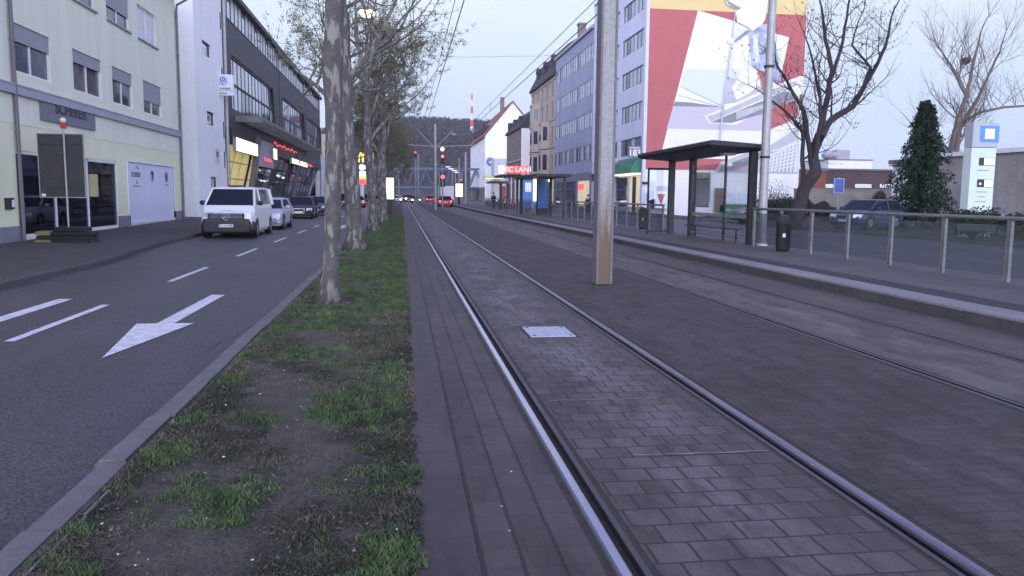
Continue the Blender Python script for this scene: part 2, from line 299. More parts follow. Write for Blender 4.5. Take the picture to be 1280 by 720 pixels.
# ---------------------------------------------------------------- mesh helpers
OFF = {}
class MB:
    def __init__(s): s.v = []; s.f = []; s.m = []; s.cur = 0
    def add(s, vs, fs):
        o = len(s.v); s.v += [tuple(p) for p in vs]
        for f in fs: s.f.append(tuple(i+o for i in f)); s.m.append(s.cur)
        return s
    def box(s, x0, x1, y0, y1, z0, z1):
        return s.add([(x0, y0, z0), (x1, y0, z0), (x1, y1, z0), (x0, y1, z0), (x0, y0, z1), (x1, y0, z1), (x1, y1, z1), (x0, y1, z1)],
                     [(3, 2, 1, 0), (4, 5, 6, 7), (0, 1, 5, 4), (1, 2, 6, 5), (2, 3, 7, 6), (3, 0, 4, 7)])
    def cbox(s, x0, x1, y0, y1, z0, z1, b=.01):      # box with chamfered vertical and top edges
        def ring(z, i): return [(x0+i+b, y0+i, z), (x1-i-b, y0+i, z), (x1-i, y0+i+b, z), (x1-i, y1-i-b, z), (x1-i-b, y1-i, z), (x0+i+b, y1-i, z), (x0+i, y1-i-b, z), (x0+i, y0+i+b, z)]
        return s.loft([ring(z0, 0), ring(z1-b, 0), ring(z1, b)])
    def quad(s, a, b, c, d): return s.add([a, b, c, d], [(0, 1, 2, 3)])
    def poly(s, pts): return s.add(pts, [tuple(range(len(pts)))])
    def loft(s, rings, cap=True, closed=True):
        n = len(rings[0]); vs = [p for r in rings for p in r]; fs = []
        for k in range(len(rings)-1):
            for i in range(n if closed else n-1):
                j = (i+1) % n; fs.append((k*n+i, k*n+j, (k+1)*n+j, (k+1)*n+i))
        if cap: fs.append(tuple(range(n-1, -1, -1))); fs.append(tuple((len(rings)-1)*n+i for i in range(n)))
        return s.add(vs, fs)
    def prism(s, pts, d):                            # polygon (list of 3D points) extruded by vector d
        d = Vector(d); a = [Vector(p) for p in pts]; return s.loft([a, [p+d for p in a]])
    def tube(s, pts, r, n=8, cap=True):
        pts = [Vector(p) for p in pts]; rs = r if isinstance(r, (list, tuple)) else [r]*len(pts)
        rings = []; pu = None
        for i, p in enumerate(pts):
            d = (pts[min(i+1, len(pts)-1)]-pts[max(i-1, 0)])
            if d.length < 1e-9: d = Vector((0, 0, 1))
            d.normalize()
            if pu is None:
                pu = d.cross(Vector((1, 0, 0))) if abs(d.x) < .9 else d.cross(Vector((0, 1, 0)))
            u = (pu-d*pu.dot(d)); u.normalize(); w = d.cross(u); pu = u
            rings.append([p+(u*math.cos(2*math.pi*k/n)+w*math.sin(2*math.pi*k/n))*rs[i] for k in range(n)])
        return s.loft(rings, cap)
    def bar(s, a, b, w, h=None):
        return s.tube([a, b], w*.7071, 4)
    def disc(s, c, nrm, r, t, n=20):
        c = Vector(c); d = Vector(nrm).normalized(); return s.tube([c-d*t/2, c+d*t/2], r, n)
    def sphere(s, c, r, nu=10, nv=7, sc=(1, 1, 1)):
        c = Vector(c); rings = []
        for j in range(nv+1):
            t = math.pi*(j+.001)/(nv+.002)
            rings.append([c+Vector((math.cos(2*math.pi*i/nu)*math.sin(t)*r*sc[0], math.sin(2*math.pi*i/nu)*math.sin(t)*r*sc[1], math.cos(t)*r*sc[2])) for i in range(nu)])
        return s.loft(rings)
    def ring_frame(s, plane, s0, s1, z0, z1, w, d, sign, axis='X'):     # rectangular frame standing in a facade plane
        def B(a0, a1, b0, b1):
            p0, p1 = sorted((plane, plane+sign*d))
            if axis == 'X': s.box(p0, p1, a0, a1, b0, b1)
            else: s.box(a0, a1, p0, p1, b0, b1)
        B(s0, s0+w, z0, z1); B(s1-w, s1, z0, z1); B(s0+w, s1-w, z0, z0+w); B(s0+w, s1-w, z1-w, z1)
        return s
    def build(s, name, ms, parent=None, smooth=False, loc=None):
        ms = ms if isinstance(ms, (list, tuple)) else [ms]
        off = Vector((0, 0, 0))
        if parent is not None: off = OFF.get(parent.name, off)
        me = bpy.data.meshes.new(name)
        me.from_pydata([tuple(Vector(p)-off) for p in s.v] if off.length else s.v, [], s.f)
        for m_ in ms: me.materials.append(m_)
        if len(ms) > 1: me.polygons.foreach_set('material_index', s.m)
        if smooth: me.polygons.foreach_set('use_smooth', [True]*len(s.f))
        me.update()
        o = bpy.data.objects.new(name, me); COL.objects.link(o)
        if parent is not None: o.parent = parent; OFF[o.name] = off
        if loc is not None: o.location = loc
        return o

def tag(o, label=None, cat=None, group=None, kind=None):
    if label: o['label'] = label
    if cat: o['category'] = cat
    if group: o['group'] = group
    if kind: o['kind'] = kind
    return o
def thing(name, label, cat, loc=(0, 0, 0), rz=0, group=None, world=False):
    o = bpy.data.objects.new(name, None); COL.objects.link(o); o.location = loc; o.rotation_euler = (0, 0, rz)
    o.empty_display_size = .2
    tag(o, label, cat, group)
    if world: OFF[o.name] = Vector(loc)          # its parts are written in world coordinates
    return o
def kids(o): return [c for c in bpy.data.objects if c.parent == o]
def dup(root, loc, rz, label=None, scale=None):
    def rec(o, par):
        c = o.copy(); COL.objects.link(c)
        if par is not None: c.parent = par
        for ch in list(o.children): rec(ch, c)
        return c
    r = rec(root, None); r.location = loc; r.rotation_euler = (0, 0, rz)
    if label: r['label'] = label
    if scale: r.scale = scale
    return r
def struct(mb, name, m, smooth=False): return tag(mb.build(name, m, None, smooth), kind='structure')

def text_mesh(txt, size, depth=.004, bold=0):
    cu = bpy.data.curves.new('txt', 'FONT'); cu.body = txt; cu.size = size; cu.extrude = depth; cu.align_x = 'CENTER'; cu.align_y = 'CENTER'; cu.offset = bold
    ob = bpy.data.objects.new('txt', cu); COL.objects.link(ob)
    dg = bpy.context.evaluated_depsgraph_get(); dg.update()
    me = bpy.data.meshes.new_from_object(ob.evaluated_get(dg)); bpy.data.objects.remove(ob); bpy.data.curves.remove(cu)
    return me
def text_into(mb, txt, size, origin, right, up, depth=.006, bold=0, sxk=1.):
    me = text_mesh(txt, size, depth, bold); o = Vector(origin); r = Vector(right).normalized(); u = Vector(up).normalized(); nn = r.cross(u)
    mb.add([o+r*(v.co.x*sxk)+u*v.co.y+nn*v.co.z for v in me.vertices], [tuple(p.vertices) for p in me.polygons])
    bpy.data.meshes.remove(me); return mb

def facade(mb, axis, plane, sign, s0, s1, z0, z1, holes, depth):
    """wall face with real openings; holes = (a0,a1,b0,b1) in (s,z); sign = outward direction on the axis"""
    P3 = (lambda s, z, d=0: (plane-sign*d, s, z)) if axis == 'X' else (lambda s, z, d=0: (s, plane-sign*d, z))
    ss = sorted({s0, s1, *[h[0] for h in holes], *[h[1] for h in holes]}); zs = sorted({z0, z1, *[h[2] for h in holes], *[h[3] for h in holes]})
    ss = [a for a in ss if s0 <= a <= s1]; zs = [a for a in zs if z0 <= a <= z1]
    for a, b in zip(ss, ss[1:]):
        for c, d in zip(zs, zs[1:]):
            ms, mz = (a+b)/2, (c+d)/2
            if any(h[0] < ms < h[1] and h[2] < mz < h[3] for h in holes): continue
            mb.quad(P3(a, c), P3(b, c), P3(b, d), P3(a, d))
    for a, b, c, d in holes:
        mb.quad(P3(a, c), P3(a, d), P3(a, d, depth), P3(a, c, depth)); mb.quad(P3(b, c), P3(b, d), P3(b, d, depth), P3(b, c, depth))
        mb.quad(P3(a, c), P3(b, c), P3(b, c, depth), P3(a, c, depth)); mb.quad(P3(a, d), P3(b, d), P3(b, d, depth), P3(a, d, depth))
    return mb

def window(root, axis, plane, sign, a0, a1, z0, z1, inset=.12, fw=.06, mull=1, pane='pane', frame='pvc', sill=None, shutter=0., trans=0, name='window', pmats=None, sillm='trim_grey'):
    """a window part: frame mesh with pane, sill and shutter as its own parts"""
    pl = plane-sign*inset
    f = MB().ring_frame(pl, a0, a1, z0, z1, fw, .05, sign, axis)
    def bx(mb, p0, p1, c0, c1, d0, d1):
        q0, q1 = sorted((p0, p1))
        if axis == 'X': mb.box(q0, q1, c0, c1, d0, d1)
        else: mb.box(c0, c1, q0, q1, d0, d1)
    for k in range(mull):
        c = a0+(a1-a0)*(k+1)/(mull+1); bx(f, pl, pl+sign*.048, c-fw*.6, c+fw*.6, z0+fw, z1-fw)
    for k in range(trans):
        c = z0+(z1-z0)*(k+1)/(trans+1); bx(f, pl, pl+sign*.044, a0+fw, a1-fw, c-fw*.45, c+fw*.45)
    fo = f.build(name, M[frame], root)
    p = MB(); ms = [M[q] for q in (pmats or [pane])]
    nb = mull+1
    for k in range(nb):
        p.cur = k % len(ms); bx(p, pl-sign*.012, pl+sign*.006, a0+(a1-a0)*k/nb, a0+(a1-a0)*(k+1)/nb, z0+.01, z1-.01)
    p.build('pane', ms, fo)
    if shutter:
        s_ = MB(); zz = z1-(z1-z0)*shutter; k = int((z1-zz)/.06)+1
        for i in range(k):
            h0 = zz+(z1-zz)*i/k; h1 = zz+(z1-zz)*(i+1)/k
            bx(s_, pl+sign*.055, pl+sign*.075, a0+.01, a1-.01, h0, h1-.008)
        bx(s_, pl+sign*.052, pl+sign*.062, a0+.01, a1-.01, zz, z1)
        s_.build('shutter', M['shutter'], fo)
    if sill:
        s_ = MB(); bx(s_, plane-sign*.05, plane+sign*sill, a0-.06, a1+.06, z0-.07, z0-.005); s_.build('sill', M[sillm], fo)
    return fo

# ================================================================= SETTING
YF = 330.
g = MB(); g.quad((-2500, -300, -.30), (2500, -300, -.30), (2500, 3000, -.30), (-2500, 3000, -.30)); struct(g, 'ground', M['ground'])
RZ = -.12
ROADL = [(-4, -6.95), (20, -6.95), (27, -7.65), (34, -7.75), (120, -7.9), (YF, -7.9)]
def kx(y):
    for (a, b), (c, d) in zip(ROADL, ROADL[1:]):
        if a <= y <= c: return b+(d-b)*(y-a)/(c-a)
    return ROADL[-1][1]
def pz(y): return .0+.22*min(1, max(0, (y-20)/25))
ys = [-4, 4, 8, 12, 16, 20, 22, 24, 26, 28, 30, 33, 36, 40, 45, 50, 60, 80, 120, 180, YF]
g = MB()
for a, b in zip(ys, ys[1:]):
    za, zb = pz(a)*.35, pz(b)*.35
    g.quad((kx(a)+.01, a, RZ+za), (-1.78, a, RZ), (-1.78, b, RZ), (kx(b)+.01, b, RZ+zb))
struct(g, 'road', M['asphalt'])
g = MB(); gk = MB()
for a, b in zip(ys, ys[1:]):
    za, zb = pz(a), pz(b); ka, kb = kx(a), kx(b)
    g.quad((-16, a, za+.01), (ka-.15, a, za*.6), (kb-.15, b, zb*.6), (-16, b, zb+.01))
    gk.loft([[(ka-.15, a, RZ-.1), (ka, a, RZ-.1), (ka, a, za*.6-.02), (ka-.02, a, za*.6+.004), (ka-.15, a, za*.6+.004)],
             [(kb-.15, b, RZ-.1), (kb, b, RZ-.1), (kb, b, zb*.6-.02), (kb-.02, b, zb*.6+.004), (kb-.15, b, zb*.6+.004)]])
struct(g, 'pavement', M['pave_left']); struct(gk, 'kerb', M['concrete_dark'])
# kerb of the verge: single stones with joints and slight settlement
g = MB(); y = -2.
while y < 130:
    l_ = .98 if y < 40 else 4; dz = rnd.uniform(-.01, .008); dx = rnd.uniform(-.012, .012)
    x0, x1, z = -1.80+dx, -1.625+dx, dz+.005
    g.loft([[(x0, yy, -.3), (x1, yy, -.3), (x1, yy, z), (x0+.03, yy, z), (x0, yy, z-.03)] for yy in (y+.009, y+l_-.009)]); y += l_
struct(g, 'verge_kerb', M['kerb'])
# verge soil: an uneven sheet
nx, ny = 14, 260
vs = []; fs = []
for j in range(ny+1):
    yy = -2+(j/ny)**1.6*132
    for i in range(nx+1):
        xx = -1.625+i/nx*(1.675); edge = min(i, nx-i)/nx*2
        zz = -.008+.026*edge**.5+.012*math.sin(xx*7+yy*2.3)*edge+rnd.uniform(-.008, .008)*edge
        vs.append((xx, yy, zz))
for j in range(ny):
    for i in range(nx): a = j*(nx+1)+i; fs.append((a, a+1, a+nx+2, a+nx+1))
g = MB(); g.add(vs, fs); struct(g, 'verge', M['soil'], True)
# pale concrete edging showing through the soil behind the kerb
g = MB(); y = 1.
while y < 40:
    l_ = rnd.uniform(.25, .9); x = -1.545+rnd.uniform(-.012, .012); w_ = rnd.uniform(.004, .011)
    g.loft([[(x-w_, yy, -.05), (x+w_, yy, -.05), (x+w_*.7, yy, .016), (x-w_*.7, yy, .014)] for yy in (y, y+l_*.6)]); y += l_*.6+(rnd.choice((.0, .02, .2, .5)))
struct(g, 'verge_edging', M['concrete'])
# track bed strips and grooved rails
RAILS = [(.92, 1, 'rail'), (2.44, -1, 'rail_dull'), (4.66, 1, 'rail_far'), (6.14, -1, 'rail_far')]
def slab(name, x0, x1, m):
    s_ = MB(); s_.loft([[(x0, -4, -.2), (x1, -4, -.2), (x1, -4, 0), (x0, -4, 0)], [(x0, YF, -.2), (x1, YF, -.2), (x1, YF, 0), (x0, YF, 0)]]); return struct(s_, name, M[m])
slab('paved_band', .05, .325, 'pav_plain'); slab('paved_strip', .328, .845, 'pav_strip'); slab('track_paving', 1.07, 2.29, 'pav_mid'); slab('middle_paving', 2.515, 4.585, 'pav_between')
slab('far_track_paving', 4.81, 5.99, 'pav_far'); slab('far_edge_paving', 6.215, 7.31, 'pav_far')
g = MB(); g.box(.04, 7.3, -4, YF, -.25, -.055); struct(g, 'track_bed', M['groove'])
RN = ['polished grooved rail nearest the grass verge', 'dull brown rail just left of the bare steel pole', 'rail on the near side of the far track', 'rail beside the platform kerb']
for (x, s, m), lab in zip(RAILS, RN):
    r_ = thing('tram_rail', lab, 'rail', (x, -4, 0), 0, 'grooved tram rails in the paving', world=True)
    h = MB(); pr = [(-.035, -.05), (-.035, -.004), (-.028, .006), (-.012, .010), (.012, .010), (.03, .004), (.036, -.012), (.036, -.05)]
    h.loft([[(x+s*a, yy, b) for a, b in pr] for yy in (-4, YF)]); h.build('rail_head', M[m if m != 'rail' else 'rail_dull'], r_)
    if m == 'rail': q = MB(); q.box(x-.020, x+.020, -4, YF, .0, .0125); q.build('running_band', M['rail'], r_)
    q = MB(); a0, a1 = sorted((x+s*.085, x+s*.115)); q.box(a0, a1, -4, YF, -.05, .001); q.build('guard_lip', M['rail_far'], r_)
    q = MB(); 
    for u0, u1, zt in ((-.075, -.035, -.003), (.115, .15, -.003), (.036, .085, -.04)):
        a0, a1 = sorted((x+s*u0, x+s*u1)); q.box(a0, a1, -4, YF, -.05, zt)
    q.build('rail_filler', M['rust'], r_)
# two pale mortar joints across the paving of the near track
g = MB()
for (yy, x0, x1) in ((5.98, 1.12, 2.0), (4.62, 1.4, 2.27), (9.6, 1.12, 1.5)):
    pts = [(x0+(x1-x0)*k/8, yy+rnd.uniform(-.008, .008)) for k in range(9)]
    for (a, b), (c, d) in zip(pts, pts[1:]):
        w = rnd.uniform(.003, .009); g.quad((a, b-w, .004), (c, d-w, .004), (c, d+w, .004), (a, b+w, .004))
struct(g, 'mortar_line', mat('mortar', (.26, .245, .25), .9, var=.3, scale=9))
# platform
PZ = .18; PY0, PY1 = -4., 128.
def pbx(y): return 7.3+(max(0, y-60)/68)**2*.6
pys = [PY0, 10, 20, 30, 45, 60, 75, 90, 105, 118, PY1]
gs = {k: MB() for k in ('body', 'edge', 'face', 'dark', 'pave')}
for a, b in zip(pys, pys[1:]):
    xa, xb = pbx(a), pbx(b)
    gs['body'].loft([[(xa+.05, a, -.2), (11.0, a, -.2), (11.0, a, PZ-.01), (xa+.05, a, PZ-.07)], [(xb+.05, b, -.2), (11.0, b, -.2), (11.0, b, PZ-.01), (xb+.05, b, PZ-.07)]])
    gs['dark'].quad((xa+.45, a, PZ), (xa+1.0, a, PZ), (xb+1.0, b, PZ), (xb+.45, b, PZ))
    gs['pave'].quad((xa+1.0, a, PZ), (11.0, a, PZ), (11.0, b, PZ), (xb+1.0, b, PZ))
y = PY0
while y < PY1:
    l_ = 1.5 if y < 60 else 6; xa, xb = pbx(y), pbx(y+l_); yy0, yy1 = y+.006, y+l_-.006; t = rnd.uniform(-.004, .004)
    gs['face'].loft([[(xa, yy0, -.1), (xa+.04, yy0, -.1), (xa+.04, yy0, PZ-.045+t), (xa, yy0, PZ-.045+t)], [(xb, yy1, -.1), (xb+.04, yy1, -.1), (xb+.04, yy1, PZ-.045+t), (xb, yy1, PZ-.045+t)]])
    gs['edge'].loft([[(xa-.004, yy0, PZ-.043+t), (xa+.45, yy0, PZ-.06), (xa+.45, yy0, PZ+.002+t), (xa+.02, yy0, PZ+.002+t), (xa-.004, yy0, PZ-.015)],
                     [(xb-.004, yy1, PZ-.043+t), (xb+.45, yy1, PZ-.06), (xb+.45, yy1, PZ+.002+t), (xb+.02, yy1, PZ+.002+t), (xb-.004, yy1, PZ-.015)]]); y += l_
struct(gs['body'], 'platform', M['concrete_dark']); struct(gs['edge'], 'platform_edge', mat('pale edge slab', (.21, .20, .205), .85, var=.16, scale=1.4, fine=(40, .12))); struct(gs['face'], 'platform_kerb', mat('grimy kerb face', (.065, .06, .06), .9, var=.35, scale=1.5, fine=(30, .2))); struct(gs['dark'], 'platform_band', M['plat_dark']); struct(gs['pave'], 'platform_paving', M['plat_pave'])
# right road and ground behind the fence
g = MB(); g.quad((11.0, -4, 0), (20.5, -4, 0), (20.5, YF, 0), (11.0, YF, 0)); struct(g, 'side_road', mat('worn asphalt', (.10, .094, .10), .85, var=.2, scale=.6, fine=(60, .3)))
g = MB(); g.box(20.5, 20.7, -4, YF, -.1, .10); struct(g, 'side_kerb', M['kerb'])
g = MB(); g.box(20.7, 23.2, 58, YF, -.1, .095); struct(g, 'side_pavement', M['pave_left'])
g = MB(); g.box(20.7, 60, -4, 58, -.2, .07); struct(g, 'lawn', mat('lawn', (.045, .07, .03), .95, var=.35, scale=1.5, fine=(20, .3)))
g = MB(); g.box(26, 60, 33, 57, -.1, .08); struct(g, 'car_park', M['side'])
# far end of the platform: a grass wedge
g = MB(); g.add([(7.4, 129, 0), (10.5, 129, 0), (9.5, 160, 0), (8.0, 160, 0), (8.4, 135, .45), (9.2, 150, .4)], [(0, 1, 4), (1, 2, 5, 4), (2, 3, 5), (3, 0, 4, 5)]); struct(g, 'grass_mound', M['grass'])
# painted markings (one mesh per mark)
def mark(pts, name='road_marking', z=RZ+.006):
    p = MB(); p.poly([(x, y, z+pz(y)*.35*min(1, max(0, (-1.78-x)/(-1.78-kx(y))))) for x, y in pts]); return struct(p, name, M['paint'])
for k in range(16):
    y0 = 9.66+k*6.42
    if k < 9: mark([(-4.50, y0), (-4.38, y0), (-4.40, y0+3.1), (-4.52, y0+3.1)])
def arrow(x, y0): return mark([(x, y0), (x+.36, y0+2.25), (x+.11, y0+2.25), (x+.11, y0+5.3), (x-.11, y0+5.3), (x-.11, y0+2.25), (x-.36, y0+2.25)], 'road_arrow')
g = MB(); _a, _b = G(255, 440, RZ), G(436, 342, RZ); _p = [_a.lerp(_b, k/28)+Vector((rnd.uniform(-.035, .035), 0, .003)) for k in range(29)]
for k, (p0, p1) in enumerate(zip(_p, _p[1:])):
    w_ = .003+.005*abs(math.sin(k*1.7)); g.quad(p0-Vector((w_, 0, 0)), p1-Vector((w_, 0, 0)), p1+Vector((w_, 0, 0)), p0+Vector((w_, 0, 0)))
struct(g, 'road_crack', M['groove'])
arrow(-3.07, 8.6); arrow(-5.32, 8.2); arrow(-3.1, 40)
# hill and its wood
g = MB(); nx_, ny_ = 60, 8; vs = []; fs = []
def hz_(x): return 60+14*math.sin(x*.0042+1.2)+7*math.sin(x*.013)+4*math.sin(x*.031+2)-.022*max(0, x-60)-(max(0, x-120)/300)**2*60
for j in range(ny_+1):
    for i in range(nx_+1):
        x = -700+i/nx_*1500; t = j/ny_
        vs.append((x, 520+t*330, -.3+(hz_(x)-8)*math.sin(t*math.pi/2)))
for j in range(ny_):
    for i in range(nx_): a = j*(nx_+1)+i; fs.append((a, a+1, a+nx_+2, a+nx_+1))
g.add(vs, fs); struct(g, 'hill', M['hill'], True)
g = MB(); rv = random.Random(5)
V_ = []; F_ = []
for k in range(5200):
    x = rv.uniform(-330, 420); t = rv.random()**.8; h = -.3+(hz_(x)-8)*math.sin(t*math.pi/2); yy = 520+t*330
    R_ = rv.uniform(4, 8)
    for q in range(64):
        a = rv.uniform(0, 6.283); el = rv.uniform(-.3, 1.57); rr = R_*rv.uniform(.75, 1.05)
        c = Vector((x+math.cos(a)*math.cos(el)*rr, yy+math.sin(a)*math.cos(el)*rr, h+4+math.sin(el)*rr*.95)); sz = rv.uniform(.35, .9)
        u = Vector((rv.uniform(-1, 1), rv.uniform(-1, 1), rv.uniform(-1, 1))).normalized(); w = u.cross(Vector((rv.uniform(-1, 1), rv.uniform(-1, 1), 1))).normalized()
        o = len(V_); V_ += [c-u*sz, c+w*sz, c+u*sz, c-w*sz]; F_.append((o, o+1, o+2, o+3))
g.add(V_, F_); tag(g.build('hill_wood', M['wood_hill']), kind='stuff')

def make_translucent(m, k=.65):
    n, l = m.node_tree.nodes, m.node_tree.links; b = n['Principled BSDF']; t = n.new('ShaderNodeBsdfTranslucent'); t.inputs[0].default_value = (.8, .82, .86, 1); x = n.new('ShaderNodeMixShader'); x.inputs[0].default_value = k
    l.new(b.outputs[0], x.inputs[1]); l.new(t.outputs[0], x.inputs[2]); l.new(x.outputs[0], n['Material Output'].inputs[0])
make_translucent(M['frost']); make_translucent(M['leaf'], .3)
M['leaf'].node_tree.nodes['Translucent BSDF'].inputs[0].default_value = (.10, .10, .05, 1)

def rust_foot(m, z0, z1):
    """rust stain climbing up from the foot of the pole: a real stain of the steel, ragged along its upper edge"""
    n, l = m.node_tree.nodes, m.node_tree.links; b = n['Principled BSDF']; old = b.inputs['Base Color'].links[0].from_socket
    co = n.new('ShaderNodeTexCoord'); s = n.new('ShaderNodeSeparateXYZ'); l.new(co.outputs['Object'], s.inputs[0])
    mp = n.new('ShaderNodeMapping'); mp.inputs['Scale'].default_value = (12, 12, .9); l.new(co.outputs['Object'], mp.inputs[0])
    nz = n.new('ShaderNodeTexNoise'); nz.inputs['Scale'].default_value = 1.3; nz.inputs['Detail'].default_value = 5; l.new(mp.outputs[0], nz.inputs[0])
    mr = n.new('ShaderNodeMapRange'); mr.inputs[1].default_value = z1; mr.inputs[2].default_value = z0; mr.inputs[3].default_value = -.45; mr.inputs[4].default_value = .75; l.new(s.outputs[2], mr.inputs[0])
    a = n.new('ShaderNodeMath'); a.operation = 'ADD'; l.new(nz.outputs[0], a.inputs[0]); l.new(mr.outputs[0], a.inputs[1])
    r = n.new('ShaderNodeMapRange'); r.inputs[1].default_value = .45; r.inputs[2].default_value = .95; l.new(a.outputs[0], r.inputs[0])
    mi = n.new('ShaderNodeMix'); mi.data_type = 'RGBA'; l.new(r.outputs[0], mi.inputs[0]); l.new(old, mi.inputs[6]); mi.inputs[7].default_value = (.14, .098, .068, 1); l.new(mi.outputs[2], b.inputs['Base Color'])
rust_foot(M['galv_stain'], .1, 2.6)

# ================================================================= BUILDINGS, LEFT
XL = -11.8
def yx(px, X=XL, py=240): return AX(px, py, X).y
def zx(px, py, X=XL): return AX(px, py, X).z
# --- cream house with the dealer's office
B = thing('cream_house', 'cream rendered house with grey roller shutters and white panel doors at street level', 'building', (XL, 30, 0), world=True)
Y0, Y1 = 9.0, yx(227)
ZC = 4.55     # under the cornice
H1 = []
def pxwin(x0, x1, ytop, ybot):     # photo corners of a window (top left y, bottom right y) -> Y range, z range
    a, b = yx(x0), yx(x1); return [a, b, zx(x1, ybot), zx(x0, ytop)]
up1 = [pxwin(25, 72.5, 31, 107.5), pxwin(99.5, 134, 64, 126), pxwin(147, 171.5, 86, 137), pxwin(184.5, 206.5, 102, 149.5)]
zb = sum(w[2] for w in up1)/4; zt = sum(w[3] for w in up1)/4
for w in up1: w[2], w[3] = zb, zt
up2 = [pxwin(96, 130, -45, 21), pxwin(143.5, 171, -14, 46), pxwin(181, 203.5, 5, 64.5)]
zb2 = sum(w[2] for w in up2)/3; zt2 = zb2+(zt-zb)
for w in up2: w[2], w[3] = zb2, zt2
d = up1[1][0]-up1[0][0]
extra1 = [[up1[0][0]-d, up1[0][1]-d, zb, zt], [up1[0][0]-2*d, up1[0][1]-2*d, zb, zt]]
extra2 = [[up1[0][0], up1[0][1], zb2, zt2]]+[[e_[0], e_[1], zb2, zt2] for e_ in extra1]
shop = [yx(22.5), yx(147.5), .14, zx(24, 188)]
door = [yx(161), yx(217.5), .2, zx(161, 200)]
w = MB(); facade(w, 'X', XL, 1, Y0, Y1, ZC, 11.9, up1+up2+extra1+extra2, .16)
w.quad((XL, Y0, -.2), (XL-9, Y0, -.2), (XL-9, Y0, 11.9), (XL, Y0, 11.9)); w.quad((XL, Y1, -.2), (XL-9, Y1, -.2), (XL-9, Y1, 11.9), (XL, Y1, 11.9)); w.quad((XL-9, Y0, -.2), (XL-9, Y1, -.2), (XL-9, Y1, 11.9), (XL-9, Y0, 11.9))
w.build('wall', M['cream'], B)
zl = zx(200, 188)
w = MB(); facade(w, 'X', XL-.003, 1, Y0, Y1, -.2, zl, [tuple(shop), tuple(door)], .2); w.build('shopfront_wall', M['cream_yellow'], B)
w = MB(); w.box(XL-.2, XL+.012, Y0, Y1, zl, ZC); w.build('fascia', M['cream'], B)
w = MB(); w.box(XL-.1, XL+.14, Y0, Y1+.02, ZC, ZC+.26); w.box(XL-.1, XL+.16, Y0, Y1+.03, ZC+.262, ZC+.31); w.build('cornice', M['trim_grey'], B)
for a, b in ((Y0, shop[0]), (shop[1], door[0]), (door[1], Y1+.01)): w = MB(); w.box(XL-.05, XL+.03, a, b, -.2, .52+pz(a)*.5); w.build('plinth', M['plinth'], B)
# roof with eaves and gutter
w = MB(); w.loft([[(XL+.75, Y0-.3, 11.95), (XL+.75, Y0-.3, 12.1), (XL-4.5, Y0-.3, 15.2), (XL-9.7, Y0-.3, 12.1), (XL-9.7, Y0-.3, 11.95)], [(XL+.75, Y1+.45, 11.95), (XL+.75, Y1+.45, 12.1), (XL-4.5, Y1+.45, 15.2), (XL-9.7, Y1+.45, 12.1), (XL-9.7, Y1+.45, 11.95)]])
ro = w.build('roof', M['roof_dark'], B)
w = MB(); w.tube([(XL+.82, Y0-.3, 12.0), (XL+.82, Y1+.45, 12.0)], .085, 8); w.build('gutter', M['pipe'], ro)
for i, q in enumerate(up1+extra1): window(B, 'X', XL, 1, *q, .12, .07, 1, shutter=(.36, .30, .34, .60, .35, .5)[i], pmats=(['pane', 'pane_soft'], ['pane_soft', 'pane'], ['pane'], ['pane_soft'])[i % 4])
for i, q in enumerate(up2+extra2): window(B, 'X', XL, 1, *q, .12, .07, 1, shutter=(.45, .62, 0, .4, .4, .5)[i], sill=.1, pane='pane' if i != 2 else 'pane_curtain')
# shop glazing: real glass in front of a room
sf = MB(); pl = XL-.1
cuts = [shop[0], yx(71), yx(111.5), shop[1]]
for c in cuts: sf.box(pl, pl+.07, c-.05 if c != cuts[0] else c, c+.05 if c != cuts[-1] else c, shop[2], shop[3])
sf.box(pl, pl+.07, shop[0], shop[1], shop[2], shop[2]+.09); sf.box(pl, pl+.07, shop[0], shop[1], shop[3]-.1, shop[3])
sfo = sf.build('window', M['pvc'], B)
for a, b in zip(cuts, cuts[1:]):
    p = MB(); p.box(pl+.02, pl+.03, a+.05, b-.05, shop[2]+.09, shop[3]-.1); p.build('pane', M['glass_shop'], sfo)
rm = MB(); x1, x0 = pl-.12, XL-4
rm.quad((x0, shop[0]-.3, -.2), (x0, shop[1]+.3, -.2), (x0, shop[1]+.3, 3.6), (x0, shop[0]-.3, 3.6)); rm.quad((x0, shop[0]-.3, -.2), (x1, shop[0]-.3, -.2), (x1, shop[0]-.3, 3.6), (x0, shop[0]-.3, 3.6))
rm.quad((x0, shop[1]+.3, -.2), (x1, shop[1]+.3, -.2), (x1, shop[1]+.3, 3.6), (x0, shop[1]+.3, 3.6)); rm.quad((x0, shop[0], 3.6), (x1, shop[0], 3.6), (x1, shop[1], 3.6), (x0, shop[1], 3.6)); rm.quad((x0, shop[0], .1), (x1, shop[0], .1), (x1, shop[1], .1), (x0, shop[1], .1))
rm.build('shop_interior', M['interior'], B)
pp = AX(139.5, 232, XL-.35)
p = MB(); p.box(XL-.40, XL-.36, pp.y+.15, pp.y+.55, 1.35, 2.7)
tag(p.build('poster', emat('dim warm poster', (1, .72, .5), .7)), 'narrow glowing warm poster hanging inside the shop window of the cream house', 'poster')
